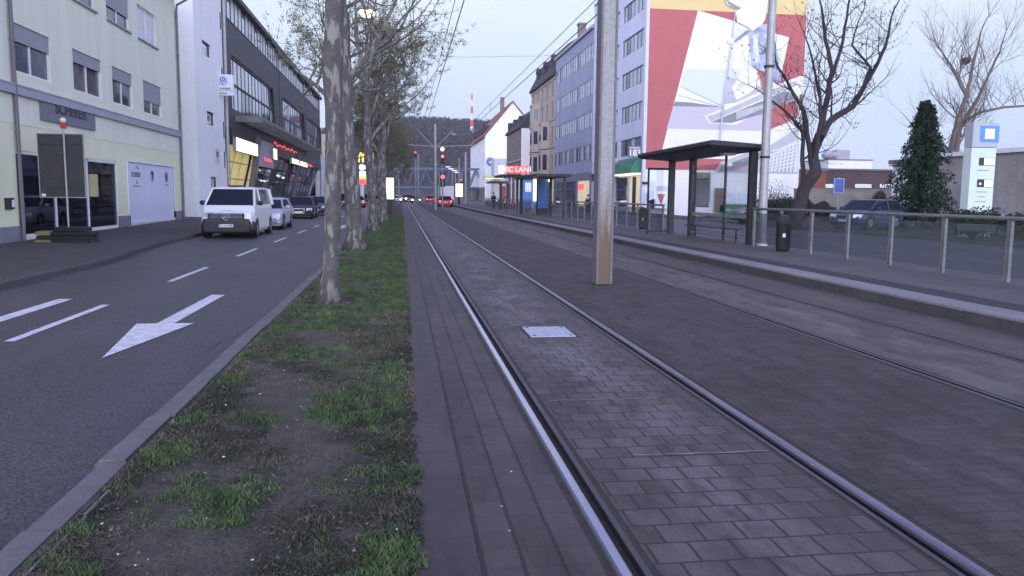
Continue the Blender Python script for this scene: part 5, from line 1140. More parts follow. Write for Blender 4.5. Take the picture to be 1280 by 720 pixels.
# --- traffic lights
def traffic_light(label, px, py, Y, lit, zk=1.0):
    c = AY(px, py, Y); T = thing('traffic_light', label, 'traffic light', (c.x, Y, 0), 0, 'traffic lights at the far crossing')
    q = MB(); q.tube([(0, .2, 0), (0, .2, c.z+.6)], .07, 6); q.build('post', M['galv'], T); q = MB(); q.cbox(-.22*zk, .22*zk, 0, .25, c.z-.85*zk, c.z+.4*zk, .04); hs_ = q.build('housing', M['black'], T)
    for k, nm in enumerate(('red', 'amber', 'green')):
        q = MB(); q.disc((0, -.01, c.z-k*.36*zk), (0, 1, 0), .16*zk, .04, 12); q.build('lens', M['e_redlamp'] if nm == lit else (M['e_amber'] if lit == 'amber' and k == 1 else M['groove']), hs_)
traffic_light('red traffic light above the crossing, left of the far catenary pole', 519.5, 190.5, 128, 'red'); traffic_light('red traffic light just right of the far catenary pole', 553.3, 195.5, 96, 'red', 1.0); traffic_light('large glaring red traffic light low over the red car', 553.5, 221, 118, 'red', 1.7)
traffic_light('red traffic light on the right side near the white house', 576.5, 225, 150, 'red', .8)
c = AY(553, 186.5, 96.5); T = thing('tram_signal', 'small round pale yellow tram signal above the red light', 'signal', (c.x, 96.5, 0)); q = MB(); q.tube([(0, .14, 0), (0, .14, c.z+.3)], .05, 6); q.build('post', M['galv'], T); q = MB(); q.disc((0, 0, c.z), (0, 1, 0), .24, .1, 12); q.build('lens', M['e_warm'], T)
# --- blue truss bridge
YBR = 240.; zb0, zb1 = AY(540, 237, YBR).z, AY(540, 209.5, YBR).z; xa, xb = -62., AY(592, 215, YBR).x+14
T = thing('truss_bridge', 'blue steel truss bridge crossing the far end of the street', 'bridge', ((xa+xb)/2, YBR, 0), world=True)
for yy in (YBR, YBR+6):
    q = MB(); n_ = 26; q.box(xa, xb, yy-.2, yy+.2, zb1-.5, zb1); q.build('top_chord', M['bridge'], T); q = MB(); q.box(xa, xb, yy-.25, yy+.25, zb0+.3, zb0+.9); q.build('bottom_chord', M['bridge'], T)
    for k in range(n_):
        x0, x1 = xa+(xb-xa)*k/n_, xa+(xb-xa)*(k+1)/n_; q = MB(); q.bar((x0, yy, zb0+1.2), ((x0+x1)/2, yy, zb1-.5), .26); q.bar(((x0+x1)/2, yy, zb1-.5), (x1, yy, zb0+1.2), .26); q.build('diagonal', M['bridge'], T)
q = MB(); q.box(xa, xb, YBR+.3, YBR+5.7, zb0-.1, zb0+.3); q.build('deck', M['bridge'], T)
for k, x in enumerate((xa+4, -9.5, 9.2, xb-4)): q = MB(); q.box(x-.5, x+.5, YBR+1, YBR+5, -.2, zb0-.2); q.build('pier', M['concrete'], T)
for k, (px, py) in enumerate(((559.5, 209), (563.3, 211.5), (567.5, 213.6), (571, 215.8))):
    c = AY(px, py, 205-k*6); T = thing('street_lamp', 'white lit street lamp in the row before the bridge on the right', 'street lamp', (c.x+1.2, c.y, 0), 0, 'row of lit lamps before the bridge')
    q = MB(); q.tube([(0, 0, 0), (0, 0, c.z-.3), (-.2, 0, c.z+.1), (-.6, 0, c.z+.12)], .08, 6); q.build('post', M['galv'], T); q = MB(); q.box(-1.7, -.5, -.12, .12, c.z, c.z+.15); q.build('lamp_head', M['e_screen'], T)
# transmitter mast
YM = 700.; c = AY(590, 108, YM); b_ = AY(591, 152, YM)
T = thing('radio_mast', 'red and white striped radio mast on top of the wooded hill', 'mast', (c.x, YM, 0), world=True)
for k in range(7):
    z0, z1 = b_.z-10+(c.z-b_.z+10)*k/7, b_.z-10+(c.z-b_.z+10)*(k+1)/7; q = MB(); q.tube([(c.x, YM, z0), (c.x, YM, z1)], [1.9-.22*k, 1.9-.22*(k+1)], 6); q.build('section', M['mast_w'] if k % 2 == 0 else M['mast_r'], T)
# --- right side: blue sign, totem
c0, c1 = AY(1042.5, 222.5, 44), AY(1055, 242, 44)
T = thing('parking_sign', 'blue rectangular sign on a thin post behind the fence', 'sign', ((c0.x+c1.x)/2, 44, 0), world=True)
q = MB(); q.cbox(c0.x, c1.x, 44, 44.03, c1.z, c0.z, .003); bo = q.build('board', M['blue'], T); q = MB(); q.ring_frame(43.99, c0.x+.03, c1.x-.03, c1.z+.03, c0.z-.03, .02, .008, 1, 'Y'); q.build('border', M['white'], bo); q = MB(); q.tube([((c0.x+c1.x)/2, 44.06, 0), ((c0.x+c1.x)/2, 44.06, c0.z+.05)], .03, 6); q.build('post', M['galv'], T)
YT = 30.; tl = AY(1217, 153, YT); tr = AY(1251, 153, YT); bt = AY(1222, 306, YT); zc_ = AY(1230, 184, YT).z
T = thing('sign_pylon', 'tall grey and pale green pylon with lit blue head and two lit displays', 'sign', ((tl.x+tr.x)/2, YT, .07), world=True)
x0, x1 = tl.x+.02, tr.x-.05; q = MB(); q.cbox(x0, x1, YT, YT+.5, zc_, tl.z, .02); hd = q.build('head', M['totem'], T)
e0, e1 = AY(1226, 157, YT), AY(1248, 178, YT); q = MB(); q.box(e0.x, e1.x, YT-.014, YT-.002, e1.z, e0.z); bl = q.build('blue_panel', M['e_blue'], hd)
q = MB(); cx_, cz_ = (e0.x+e1.x)/2, (e0.z+e1.z)/2; q.cbox(cx_-.2, cx_+.2, YT-.026, YT-.016, cz_-.19, cz_+.2, .002); q.build('emblem', M['e_screen'], bl)
q = MB(); q.loft([[(x0+.0, YT+.02, z), (x1-.04, YT+.02, z), (x1-.04, YT+.48, z), (x0, YT+.48, z)] for z in (.05, zc_-.02)]); bd = q.build('body', M['totem_l'], T)
for (v0, v1, u0, u1, s_) in ((197, 207, 1224.5, 1243.5, 1), (224, 234, 1222, 1241, 2)):
    p0, p1 = AY(u0, v0, YT), AY(u1, v1, YT); q = MB(); q.box(p0.x, p1.x, YT+.004, YT+.018, p1.z, p0.z); pr = q.build('display', M['ink'], bd)
    q = MB(); w_ = p1.x-p0.x; xs_ = p0.x+w_*(.32 if s_ == 1 else .45); q.box(xs_, p1.x-.02, YT-.002, YT+.003, p1.z+.02, p0.z-.02); q.box(p0.x+.09, p0.x+.17, YT-.002, YT+.003, p1.z+.1, p1.z+.17) if s_ == 2 else None; q.build('lit_digits', M['e_screen'], pr)
q = MB()
for v, w_ in ((213, .5), (240, .5), (246, .35), (252, .5)): z = AY(1232, v, YT).z; xm = (x0+x1)/2; q.box(xm-w_/2, xm+w_/2, YT+.012, YT+.019, z-.02, z+.02)
q.build('small_print', M['trim_grey'], bd)
q = MB(); q.cbox(x0-.05, x1+.02, YT-.03, YT+.53, .0, .1, .02); q.build('base', M['concrete'], T)

# ================================================================= VEHICLES
def car(label, loc, rz, L_, W_, H_, m, style='hatch', lights='off', tail='off', plate=True, cat='car', name='parked_car', group='cars parked along the left kerb', grille='chrome', far=False):
    T = thing(name, label, cat, loc, rz, group); hl = L_/2; hw = W_/2
    if style == 'van': belt, hood, hoodback, roof0, roof1, gb = 1.25, 1.0, hl-.75, hl-1.55, -hl+.12, -hl+.03
    elif style == 'sedan': belt, hood, hoodback, roof0, roof1, gb = .95, .80, hl-1.25, hl-2.0, -hl+1.45, -hl+.75
    elif style == 'suv': belt, hood, hoodback, roof0, roof1, gb = 1.08, .98, hl-1.15, hl-1.8, -hl+.4, -hl+.12
    else: belt, hood, hoodback, roof0, roof1, gb = .98, .84, hl-1.0, hl-1.8, -hl+.5, -hl+.12
    zl = .2
    def ring(y, zt, w, zb=zl, wt=.93):
        return [(-w*.92, y, zb), (-w, y, zb+.13), (-w*1.0, y, (zb+zt)*.52), (-w*.99, y, zt-.14), (-w*wt, y, zt-.02), (-w*wt*.85, y, zt), (w*wt*.85, y, zt), (w*wt, y, zt-.02), (w*.99, y, zt-.14), (w, y, (zb+zt)*.52), (w, y, zb+.13), (w*.92, y, zb)]
    q = MB(); q.loft([ring(-hl, belt-.28, hw*.84, .34), ring(-hl+.06, belt-.05, hw*.93, .26), ring(-hl+.35, belt, hw), ring(-.3, belt, hw), ring(hoodback-.25, belt, hw), ring(hoodback+.1, belt-.03, hw*.99), ring(hl-.45, hood+.02, hw*.98), ring(hl-.12, hood-.12, hw*.93), ring(hl, hood-.32, hw*.84, .3)])
    q.build('body', M[m], T, False)
    tw = .80 if style == 'van' else .74
    # glasshouse, roof and pillars
    y_ = [gb, roof1, roof0, hoodback]; q = MB(); bw, rw = hw*.93, hw*tw; zr = H_-.07
    q.loft([[(-bw, gb, belt-.03), (bw, gb, belt-.03), (bw, hoodback, belt-.03), (-bw, hoodback, belt-.03)], [(-rw, roof1, zr), (rw, roof1, zr), (rw, roof0, zr), (-rw, roof0, zr)]]); q.build('glass', M['car_glass'], T)
    q = MB(); q.loft([[(-rw-.02, roof1-.05, zr-.02), (rw+.02, roof1-.05, zr-.02), (rw+.02, roof0+.05, zr-.02), (-rw-.02, roof0+.05, zr-.02)], [(-rw-.01, roof1-.02, zr+.03), (rw+.01, roof1-.02, zr+.03), (rw+.01, roof0+.01, zr+.03), (-rw-.01, roof0+.01, zr+.03)], [(-rw*.8, roof1+.15, H_), (rw*.8, roof1+.15, H_), (rw*.8, roof0-.2, H_), (-rw*.8, roof0-.2, H_)]]); q.build('roof', M[m], T)
    for s in (-1, 1):
        q = MB(); q.bar((s*bw, hoodback, belt-.04), (s*rw, roof0, zr), .07); q.build('pillar', M[m], T); q = MB(); q.bar((s*bw, gb, belt-.04), (s*rw, roof1, zr), .09 if style != 'van' else .15); q.build('pillar', M[m], T)
        ym = -.15*L_ if style != 'van' else hoodback-1.45; q = MB(); q.bar((s*bw*1.004, ym, belt-.04), (s*(rw+.01), ym+.02, zr), .06); q.build('door_pillar', M['black' if style != 'van' else m], T)
        q = MB(); q.sphere((s*(hw+.10), hoodback-.42, belt+.06), .12, 8, 6, (1, .6, .8)); q.box(min(s*(hw-.06), s*(hw+.06)), max(s*(hw-.06), s*(hw+.06)), hoodback-.47, hoodback-.38, belt, belt+.05); q.build('mirror', M['black' if style in ('van',) else m], T)
        # lamps
        zh = hood-.17 if style != 'van' else .87
        q = MB(); lw = .19 if style != 'van' else .2; c_ = (s*hw*.73, hl-.16, zh-.02)
        q.loft([[(c_[0]-lw, hl-.30, zh-.10), (c_[0]+lw*.9, hl-.45, zh-.10), (c_[0]+lw*.9, hl-.52, zh+.10), (c_[0]-lw, hl-.40, zh+.09)], [(c_[0]-lw, hl-.02-(.06 if s*1 < 0 else .0), zh-.10), (c_[0]+lw*.9, hl-.08, zh-.10), (c_[0]+lw*.9, hl-.14, zh+.09), (c_[0]-lw, hl-.06, zh+.08)]]) if s > 0 else \
        q.loft([[(c_[0]+lw, hl-.30, zh-.10), (c_[0]-lw*.9, hl-.45, zh-.10), (c_[0]-lw*.9, hl-.52, zh+.10), (c_[0]+lw, hl-.40, zh+.09)], [(c_[0]+lw, hl-.02, zh-.10), (c_[0]-lw*.9, hl-.08, zh-.10), (c_[0]-lw*.9, hl-.14, zh+.09), (c_[0]+lw, hl-.06, zh+.08)]])
        q.build('headlight', M['e_head' if lights == 'on' else 'headglass'], T)
        q = MB(); q.cbox(min(s*hw*.72, s*hw*.95), max(s*hw*.72, s*hw*.95), -hl-.015, -hl+.2, belt-.34, belt-.12, .01); q.build('tail_light', M['e_redlamp' if tail == 'on' else 'tail_off'], T)
    # bumpers and grille
    if style == 'van':
        q = MB(); q.loft([ring(hl-.75, .70, hw*1.008, .17), ring(hl-.3, .74, hw*.992, .17), ring(hl+.02, .74, hw*.88, .2), ring(hl+.055, .6, hw*.82, .26)]); q.build('bumper', M['black'], T)
        q = MB(); q.cbox(-.66, .66, hl-.16, hl+.0, .70, .93, .02); gr = q.build('grille', M['black'], T)
        for z in (.77, .83, .89): s_ = MB(); s_.box(-.58, .58, hl-.006, hl+.012, z-.012, z+.012); s_.build('grille_bar', M['plinth'], gr)
        s_ = MB(); n_ = 18; 
        for i in range(n_):
            a0, a1 = i*2*math.pi/n_, (i+1)*2*math.pi/n_; s_.bar((.12*math.cos(a0), hl+.03, .80+.12*math.sin(a0)), (.12*math.cos(a1), hl+.03, .80+.12*math.sin(a1)), .02)
        for an in (math.pi/2, math.pi*7/6, math.pi*11/6): s_.bar((0, hl+.03, .80), (.115*math.cos(an), hl+.03, .80+.115*math.sin(an)), .022)
        s_.build('emblem', M['chrome'], gr)
        s_ = MB(); s_.tube([(.36*math.cos(t)*1.0, hl-.47+.03*math.sin(t), .985+.03*math.sin(t)) for t in [k*math.pi/12 for k in range(13)]], .018, 4); s_.box(-.42, .3, hl-.50, hl-.44, .985, 1.0); s_.build('hood_lettering', M['pipe'], T)
        s_ = MB(); s_.box(-.03, .03, hl-2.2, hl-1.6, H_+.0, H_+.05); s_.box(-.3, .3, hl-2.25, hl-2.2, H_, H_+.07); s_.build('roof_bar', M['black'], T)
    else:
        q = MB(); q.loft([ring(hl-.35, .46, hw*1.0, .17), ring(hl-.08, .46, hw*.93, .17), ring(hl+.03, .42, hw*.8, .2)]); q.build('bumper', M[m if not far else 'black'], T)
        q = MB(); q.cbox(-.36, .36, hl-.12, hl+.035, .42, hood-.12, .03); gr = q.build('grille', M['black'], T)
        if grille == 'chrome': s_ = MB(); s_.ring_frame(hl+.036, -.38, .38, .36, hood-.11, .04, .012, 1, 'Y'); s_.build('grille_frame', M['chrome'], gr)
    q = MB(); q.loft([ring(-hl-.02, .5, hw*.84, .25), ring(-hl+.2, .52, hw*.985, .22)]); q.build('rear_bumper', M['black' if style == 'van' else m], T)
    if plate:
        zp = .42 if style == 'van' else .40; q = MB(); q.box(-.26, .26, hl+.05, hl+.075, zp, zp+.11); pl = q.build('number_plate', M['white'], T)
        if style == 'van': s_ = MB(); s_.box(.22, .262, hl+.0752, hl+.0775, zp, zp+.11); s_.build('blue_strip', M['blue'], pl); s_ = MB(); text_into(s_, 'EL:VW 8888', .085, (-.02, hl+.078, zp+.055), (-1, 0, 0), (0, 0, 1), .001, .001); s_.build('plate_text', M['ink'], pl)
        q = MB(); q.box(-.26, .26, -hl-.035, -hl-.02, .6, .71); q.build('number_plate', M['white'], T)
    R_ = .33 if style != 'van' else .34
    for s in (-1, 1):
        for yy in (hl-.9 if style != 'van' else hl-.95, -hl+.85):
            q = MB(); q.disc((s*(hw-.10), yy, R_+.01), (1, 0, 0), R_+.055, .215, 18); q.build('wheel_arch', M['black'], T)
            q = MB(); q.disc((s*(hw-.10), yy, R_), (1, 0, 0), R_, .225, 20); wo = q.build('wheel', M['rubber'], T)
            if not far:
                q = MB(); q.disc((s*(hw+.013), yy, R_), (1, 0, 0), R_*.64, .012, 16); ri = q.build('rim', M['rim'], wo)
    return T
zr_ = lambda y: RZ+pz(y)*.25
PI = math.pi
car('white delivery van with black bumper parked facing us before the white tower', (-6.53, 33.7, zr_(33)), PI+.01, 5.14, 1.95, 1.93, 'car_white', 'van', cat='van', name='parked_van', group=None)
car('silver hatchback parked directly behind the white van', (-6.45, 40.6, zr_(40)), PI, 4.2, 1.78, 1.47, 'car_silver', 'hatch', grille='dark')
car('black estate car with chrome grille frame parked behind the silver one', (-6.9, 57.5, zr_(55)), PI+.03, 4.8, 1.88, 1.48, 'car_black', 'sedan')
car('dark blue car half hidden behind the black estate car', (-6.6, 65.8, zr_(60)), PI, 4.4, 1.8, 1.5, 'car_blue', 'hatch')
car('dark off road car standing far ahead between the first two plane trunks', (-7.2, 97, zr_(97)), PI, 4.5, 1.85, 1.75, 'car_black', 'suv', far=True)
car('small dark car beside the off road car seen at the second trunk', (-5.6, 106, zr_(97)), 0, 4.2, 1.75, 1.5, 'car_grey', 'hatch', tail='on', far=True, name='moving_car', group='distant traffic before the bridge')
for i, (px, Y, rz, m, st, lab) in enumerate(((497, 170, PI, 'car_white', 'hatch', 'distant white car with headlights on at the left of the crossing'), (511, 178, PI, 'car_grey', 'suv', 'distant grey car with bright headlights left of the far catenary pole'), (519.5, 160, PI, 'car_black', 'hatch', 'distant dark car with headlights under the red signal'), (537.5, 175, 0, 'car_red', 'hatch', 'distant red car with brake lights left of the thick pole'), (506, 205, 0, 'car_red', 'suv', 'distant red van under the bridge'), (458, 120, PI, 'car_blue', 'suv', 'distant blue car under the golden pylon'), (470, 135, PI, 'car_grey', 'hatch', 'distant grey car behind the fourth plane trunk'))):
    c = AY(px, 243, Y); car(lab, (c.x, Y, 0), rz, 4.3, 1.8, 1.75 if st == 'suv' else 1.5, m, st, lights='on' if rz else 'off', tail='on' if not rz else 'off', far=True, name='moving_car', group='distant traffic before the bridge')
c = AY(556, 243, 112); car('red car with glowing tail lights waiting on the far track', (c.x, 112, 0), 0, 4.3, 1.8, 1.5, 'car_red', 'hatch', tail='on', far=True, name='moving_car', group='distant traffic before the bridge')
c = AY(558, 231, 124); q = MB(); T = thing('box_truck', 'white box truck ahead of the red car', 'truck', (c.x, 126, 0), 0); q.cbox(-1.1, 1.1, -3, 2.2, .9, 3.0, .03); q.build('cargo_box', M['white'], T); q = MB(); q.cbox(-1, 1, 2.25, 3.8, .5, 2.4, .1); q.build('cab', M['car_white'], T)
for s in (-1, 1):
    for yy in (-2, 2.9): q = MB(); q.disc((s*.9, yy, .42), (1, 0, 0), .42, .25, 14); q.build('wheel', M['rubber'], T)
# cars beyond the fence
c = G(1083, 287, .08); car('blue grey car parked behind the fence beside the conifer', (c.x+.6, c.y+1, .08), PI/2+.5, 4.2, 1.78, 1.5, 'car_blue', 'hatch', name='parked_car', group='cars parked behind the fence')
c = AY(1276, 262, 40); car('blue car at the right edge beyond the pylon sign', (c.x+1.2, 41, .07), PI/2, 4.2, 1.78, 1.5, 'car_blue', 'hatch', name='parked_car', group='cars parked behind the fence')
c = AY(1130, 275, 33); car('dark car hidden behind the foot of the conifer', (c.x-.2, 46, .08), PI/2, 4.2, 1.78, 1.45, 'car_black', 'hatch', name='parked_car', group='cars parked behind the fence')

# ================================================================= PEOPLE
def skin_mesh(name, vs, es, rs, m, parent, lv=2):
    me = bpy.data.meshes.new(name); me.from_pydata(vs, es, []); o = bpy.data.objects.new(name, me); COL.objects.link(o); o.parent = parent
    me.materials.append(m); md = o.modifiers.new('skin', 'SKIN'); md.use_smooth_shade = True
    if not me.skin_vertices: 
        bpy.context.view_layer.objects.active = o; o.select_set(True); bpy.ops.mesh.customdata_skin_add(); o.select_set(False)
    for i, r in enumerate(rs):
        sv = me.skin_vertices[0].data[i]; sv.radius = r if isinstance(r, tuple) else (r, r); sv.use_root = (i == 0)
    sb = o.modifiers.new('sub', 'SUBSURF'); sb.levels = lv; sb.render_levels = lv
    return o
def person(label, loc, rz, sit=False, top='jacket', low='jeans', bag=False):
    T = thing('person', label, 'person', loc, rz)
    if sit: pel = (0, 0, .52); kn = [(s*.11, .42, .52) for s in (-1, 1)]; ft = [(s*.11, .43, .07) for s in (-1, 1)]; toe = [(s*.12, .60, .04) for s in (-1, 1)]; dz = .52-.95; ly = .03
    else: pel = (0, 0, .95); kn = [(-.10, .04, .52), (.11, -.02, .52)]; ft = [(-.11, .0, .08), (.13, -.07, .08)]; toe = [(-.13, .15, .035), (.15, .09, .035)]; dz = 0; ly = 0
    hip = [(s*.09, 0, pel[2]-.04) for s in (-1, 1)]
    P_ = [pel, (0, ly, 1.15+dz), (0, ly*1.5, 1.36+dz), (0, ly+.01, 1.48+dz), (0, ly+.03, 1.57+dz), (0, ly+.035, 1.66+dz), (0, ly+.02, 1.74+dz)]
    R_ = [(.15, .11), (.14, .10), (.15, .09), .055, .07, .085, .06]
    E_ = [(i, i+1) for i in range(6)]
    for k in (0, 1):
        o = len(P_); P_ += [hip[k], kn[k], ft[k], toe[k]]; R_ += [.085, .058, .042, .03]; E_ += [(0, o), (o, o+1), (o+1, o+2), (o+2, o+3)]
    arms = []
    for k, s in enumerate((-1, 1)):
        el = (s*.24, .02 if not sit else .1, 1.10+dz); ha = (s*.2, .2, .98+dz) if not sit else (s*.12, .34, .93+dz); sh = (s*.19, ly, 1.38+dz); arms.append((sh, el, ha))
        o = len(P_); P_ += [sh, el, ha, (ha[0]*.95, ha[1]+.08, ha[2]-.03)]; R_ += [.055, .042, .03, .028]; E_ += [(2, o), (o, o+1), (o+1, o+2), (o+2, o+3)]
    body = skin_mesh('body', P_, E_, R_, M['skin'], T)
    # trousers, jacket, hair follow the body
    P2 = [pel]; R2 = [(.165, .125)]; E2 = []
    for k in (0, 1): o = len(P2); P2 += [hip[k], kn[k], (ft[k][0], ft[k][1], ft[k][2]+.02)]; R2 += [.10, .075, .06]; E2 += [(0, o), (o, o+1), (o+1, o+2)]
    skin_mesh('trousers', P2, E2, R2, M[low], T)
    P3 = [(0, 0, pel[2]+.02), (0, ly, 1.15+dz), (0, ly*1.5, 1.37+dz), (0, ly, 1.46+dz)]; R3 = [(.18, .14), (.17, .13), (.18, .12), .075]; E3 = [(0, 1), (1, 2), (2, 3)]
    for sh, el, ha in arms: o = len(P3); P3 += [sh, el, ha]; R3 += [.075, .06, .048]; E3 += [(2, o), (o, o+1), (o+1, o+2)]
    skin_mesh('jacket', P3, E3, R3, M[top], T)
    q = MB(); q.sphere((0, ly+.0, 1.70+dz), .105, 10, 8, (.95, 1.0, .95)); q.build('hair', M['hair'], T, True)
    for s in (-1, 1):
        q = MB(); q.sphere((s*.033, ly+.125, 1.665+dz), .012, 6, 4); q.build('eye', M['ink'], T)
    q = MB(); q.sphere((0, ly+.135, 1.635+dz), .018, 6, 4, (.7, 1, 1.2)); q.build('nose', M['skin'], T)
    for s in (-1, 1):
        q = MB(); q.cbox(s*.12-.045 if sit else (-.17 if s < 0 else .09), s*.12+.045 if sit else (-.07 if s < 0 else .19), .40 if sit else (-.06 if s < 0 else -.13), .66 if sit else (.2 if s < 0 else .13), 0, .085, .02); q.build('shoe', M['black'], T)
    if bag: q = MB(); q.sphere((.02, -.2, 1.2), .2, 10, 8, (.8, .55, 1.15)); q.build('backpack', M['black'], T, True)
    return T
c = G(617, 258, PZ); person('person in dark jacket and blue jeans standing on the far platform', (AY(617, 250, 88).x, 88, PZ), 2.6, bag=True)
c = AY(632, 250, 83.9); person('person in dark clothes sitting on the bench of the far narrow shelter', (c.x, 84.0, PZ-.02+.0), PI*.98, sit=True, low='jacket')
c = AY(735, 250, 66); person('person in dark coat walking behind the fence near the shop awning', (c.x, 66, 0), 2.2, low='jacket')

# ================================================================= TREES AND PLANTS
def rdir(r): 
    while True:
        v = Vector((r.uniform(-1, 1), r.uniform(-1, 1), r.uniform(-1, 1)))
        if .05 < v.length < 1: return v.normalized()
class Tree:
    """grows tapered branch tubes; keeps thick wood, twigs and leaf places apart"""
    def __init__(s, seed): s.r = random.Random(seed); s.paths = []; s.tips = []
    def branch(s, p, d, length, rad_, depth, maxd, up=.12, wig=.22, n=6, kids=(3, 5), spread=.75, shrink=.62, first=.35, tip=.35):
        r = s.r; pts = [Vector(p)]; rs = [rad_]; d = Vector(d).normalized(); cur = Vector(p)
        for i in range(n):
            d = (d+rdir(r)*wig+Vector((0, 0, up))).normalized(); cur = cur+d*length/n; pts.append(cur.copy()); rs.append(rad_*(1-(1-tip)*(i+1)/n))
        s.paths.append((pts, rs, depth))
        if depth >= maxd:
            for i in range(1, n+1): s.tips.append((pts[i].copy(), d.copy()))
            return
        for k in range(r.randint(*kids)):
            t = first+(1-first)*r.random(); i = min(n-1, int(t*n)); q = pts[i].lerp(pts[i+1], t*n-i)
            dd = (pts[i+1]-pts[i]).normalized(); side = rdir(r); side = (side-dd*side.dot(dd)).normalized()
            nd = (dd*(1-spread*.6)+side*spread).normalized(); s.branch(q, nd, length*shrink*r.uniform(.75, 1.2), rs[i]*r.uniform(.5, .7), depth+1, maxd, up, wig*1.1, max(3, n-1), kids, spread, shrink, first, tip)
        s.branch(pts[-1], d, length*shrink*r.uniform(.8, 1.1), rs[-1], depth+1, maxd, up, wig*1.1, max(3, n-1), kids, spread, shrink, first, tip)
    def wood(s, lo=0, hi=9):
        q = MB()
        for pts, rs, dp in s.paths:
            if lo <= dp <= hi: q.tube(pts, rs, 10 if dp == 0 else (6 if dp == 1 else (4 if dp == 2 else 3)), cap=dp < 2)
        return q
def leaves(tips, r, per, size, scat, flat=False, droop=0):
    V = []; F = []
    for p, d in tips:
        for k in range(per):
            c = p+rdir(r)*scat*r.random(); u = rdir(r); u.z -= droop; u.normalize(); w = u.cross(rdir(r)).normalized(); a = size*r.uniform(.6, 1.3); o = len(V)
            V += [c-u*a, c+w*a*.55, c+u*a, c-w*a*.55]; F.append((o, o+1, o+2, o+3))
    q = MB(); q.add(V, F); return q
def trunk_path(h, lean, r0, r1, r, n=9, bulges=()):
    pts = []; rs = []
    for i in range(n+1):
        t = i/n; pts.append(Vector((lean[0]*t+.03*math.sin(t*7+r.random()), lean[1]*t+.03*math.cos(t*6), h*t))); rr = r0+(r1-r0)*t
        rr *= 1+.7*max(0, 1-t*h/.45)**2; rs.append(rr)
        for bt, bk in bulges: rs[-1] *= 1+bk*math.exp(-((t-bt)/.06)**2)
    return pts, rs
def plane_tree(seed, label, loc, h, lean, r0, r1, crown=3.6, dzr=(.7, 1.6), bulges=(), bark='bark', nbr=5, leaf_per=5, maxd=3, leafsize=.05):
    t = Tree(seed); r = t.r; pts, rs = trunk_path(h, lean, r0, r1, r, 14, bulges); t.paths.append((pts, rs, 0)); top = pts[-1]
    t.branch(top, (lean[0]/h, lean[1]/h, 1), crown*.75, r1*.9, 1, maxd, .10, .2, 5, (3, 4), .8, .66, .2)
    for k in range(nbr):
        i = r.randint(8, 14); a = r.uniform(0, 6.283)+k*6.283/nbr; t.branch(pts[i], (math.cos(a), math.sin(a), r.uniform(*dzr)), crown*r.uniform(.6, .85), r1*r.uniform(.42, .6), 1, maxd, .14, .24, 5, (3, 4), .8, .64, .25)
    T = thing('plane_tree', label, 'tree', loc, 0, 'plane trees in a row along the verge')
    t.wood(0, 0).build('trunk', M[bark], T, True); cr = t.wood(1, 9).build('branches', M['bark_far'], T)
    leaves(t.tips, r, leaf_per, leafsize, .17, droop=.4).build('foliage', M['leaf'], T)
    return T
plane_tree(3, 'nearest plane tree trunk with pale peeling bark at the front of the verge', (-1.07, 11.75, -.02), 6.6, (.30, .05), .118, .125, 3.2, (.7, 1.6), ((.5, .25), (.62, .1)), leaf_per=5)
plane_tree(8, 'second plane tree with thick mottled trunk leaning slightly left', (-1.35, 23.2, -.02), 6.6, (-.28, .1), .235, .2, 3.8, (.3, 1.2), ((.75, .12),), nbr=7, leaf_per=16, leafsize=.026)
t3 = plane_tree(12, 'third plane tree with slender bare trunk in front of the golden pylon', (-1.25, 35, -.02), 6.6, (-.25, .2), .20, .15, 4.2, (.3, 1.2), ((.6, .15),), nbr=6, leaf_per=27, leafsize=.03, maxd=4)
t4 = plane_tree(21, 'fourth plane tree with forked trunk and wide crown reaching over the track', (-1.15, 46.5, -.02), 5.4, (.05, .2), .30, .22, 3.3, (.7, 1.6), ((.5, .15),), nbr=6, leaf_per=25, leafsize=.033, maxd=4)
for i, (y, src, rz, sc_, lab) in enumerate(((58, t4, 2.1, .9, 'fifth plane tree, crown low behind the forked one'), (70, t3, 1.2, .9, 'sixth plane tree near the lit poster column'), (82, t4, 4.0, .88, 'seventh plane tree beyond the lit poster column'), (95, t3, 3.1, .88, 'eighth plane tree, farthest in the row'))):
    dup(src, (-1.3, y, -.02), rz, lab, (sc_,)*3)
# bare dark tree behind the fence
def wood_tree(name, label, loc, t, bark, tip=None, cat='tree', group=None):
    T = thing(name, label, cat, loc, 0, group); t.wood(0, 0).build('trunk', M[bark], T, True); t.wood(1, 9).build('branches', M[bark], T)
    if tip: tip.build('seed_tufts', M['twig_leaf'], T)
    return T
YT_ = 38.; c = AY(996, 280, YT_); k_ = YT_/1000
def tp(px, py): p = AY(px, py, YT_); return Vector((p.x-c.x, (px % 7-3)*.12, p.z))
t = Tree(31); r = t.r
def limb(pxs, r0, r1, dep=0):
    pts = [tp(*p) for p in pxs]; P = []; 
    for a, b in zip(pts, pts[1:]):
        for i in range(3): P.append(a.lerp(b, i/3)+Vector((r.uniform(-.03, .03), r.uniform(-.05, .05), 0)))
    P.append(pts[-1]); n_ = len(P); t.paths.append((P, [r0+(r1-r0)*i/(n_-1) for i in range(n_)], dep))
    return P, [r0+(r1-r0)*i/(n_-1) for i in range(n_)]
L1 = limb([(993, 296), (997, 268), (1004, 238), (1015, 215), (1021, 190), (1025, 168)], .36, .24)
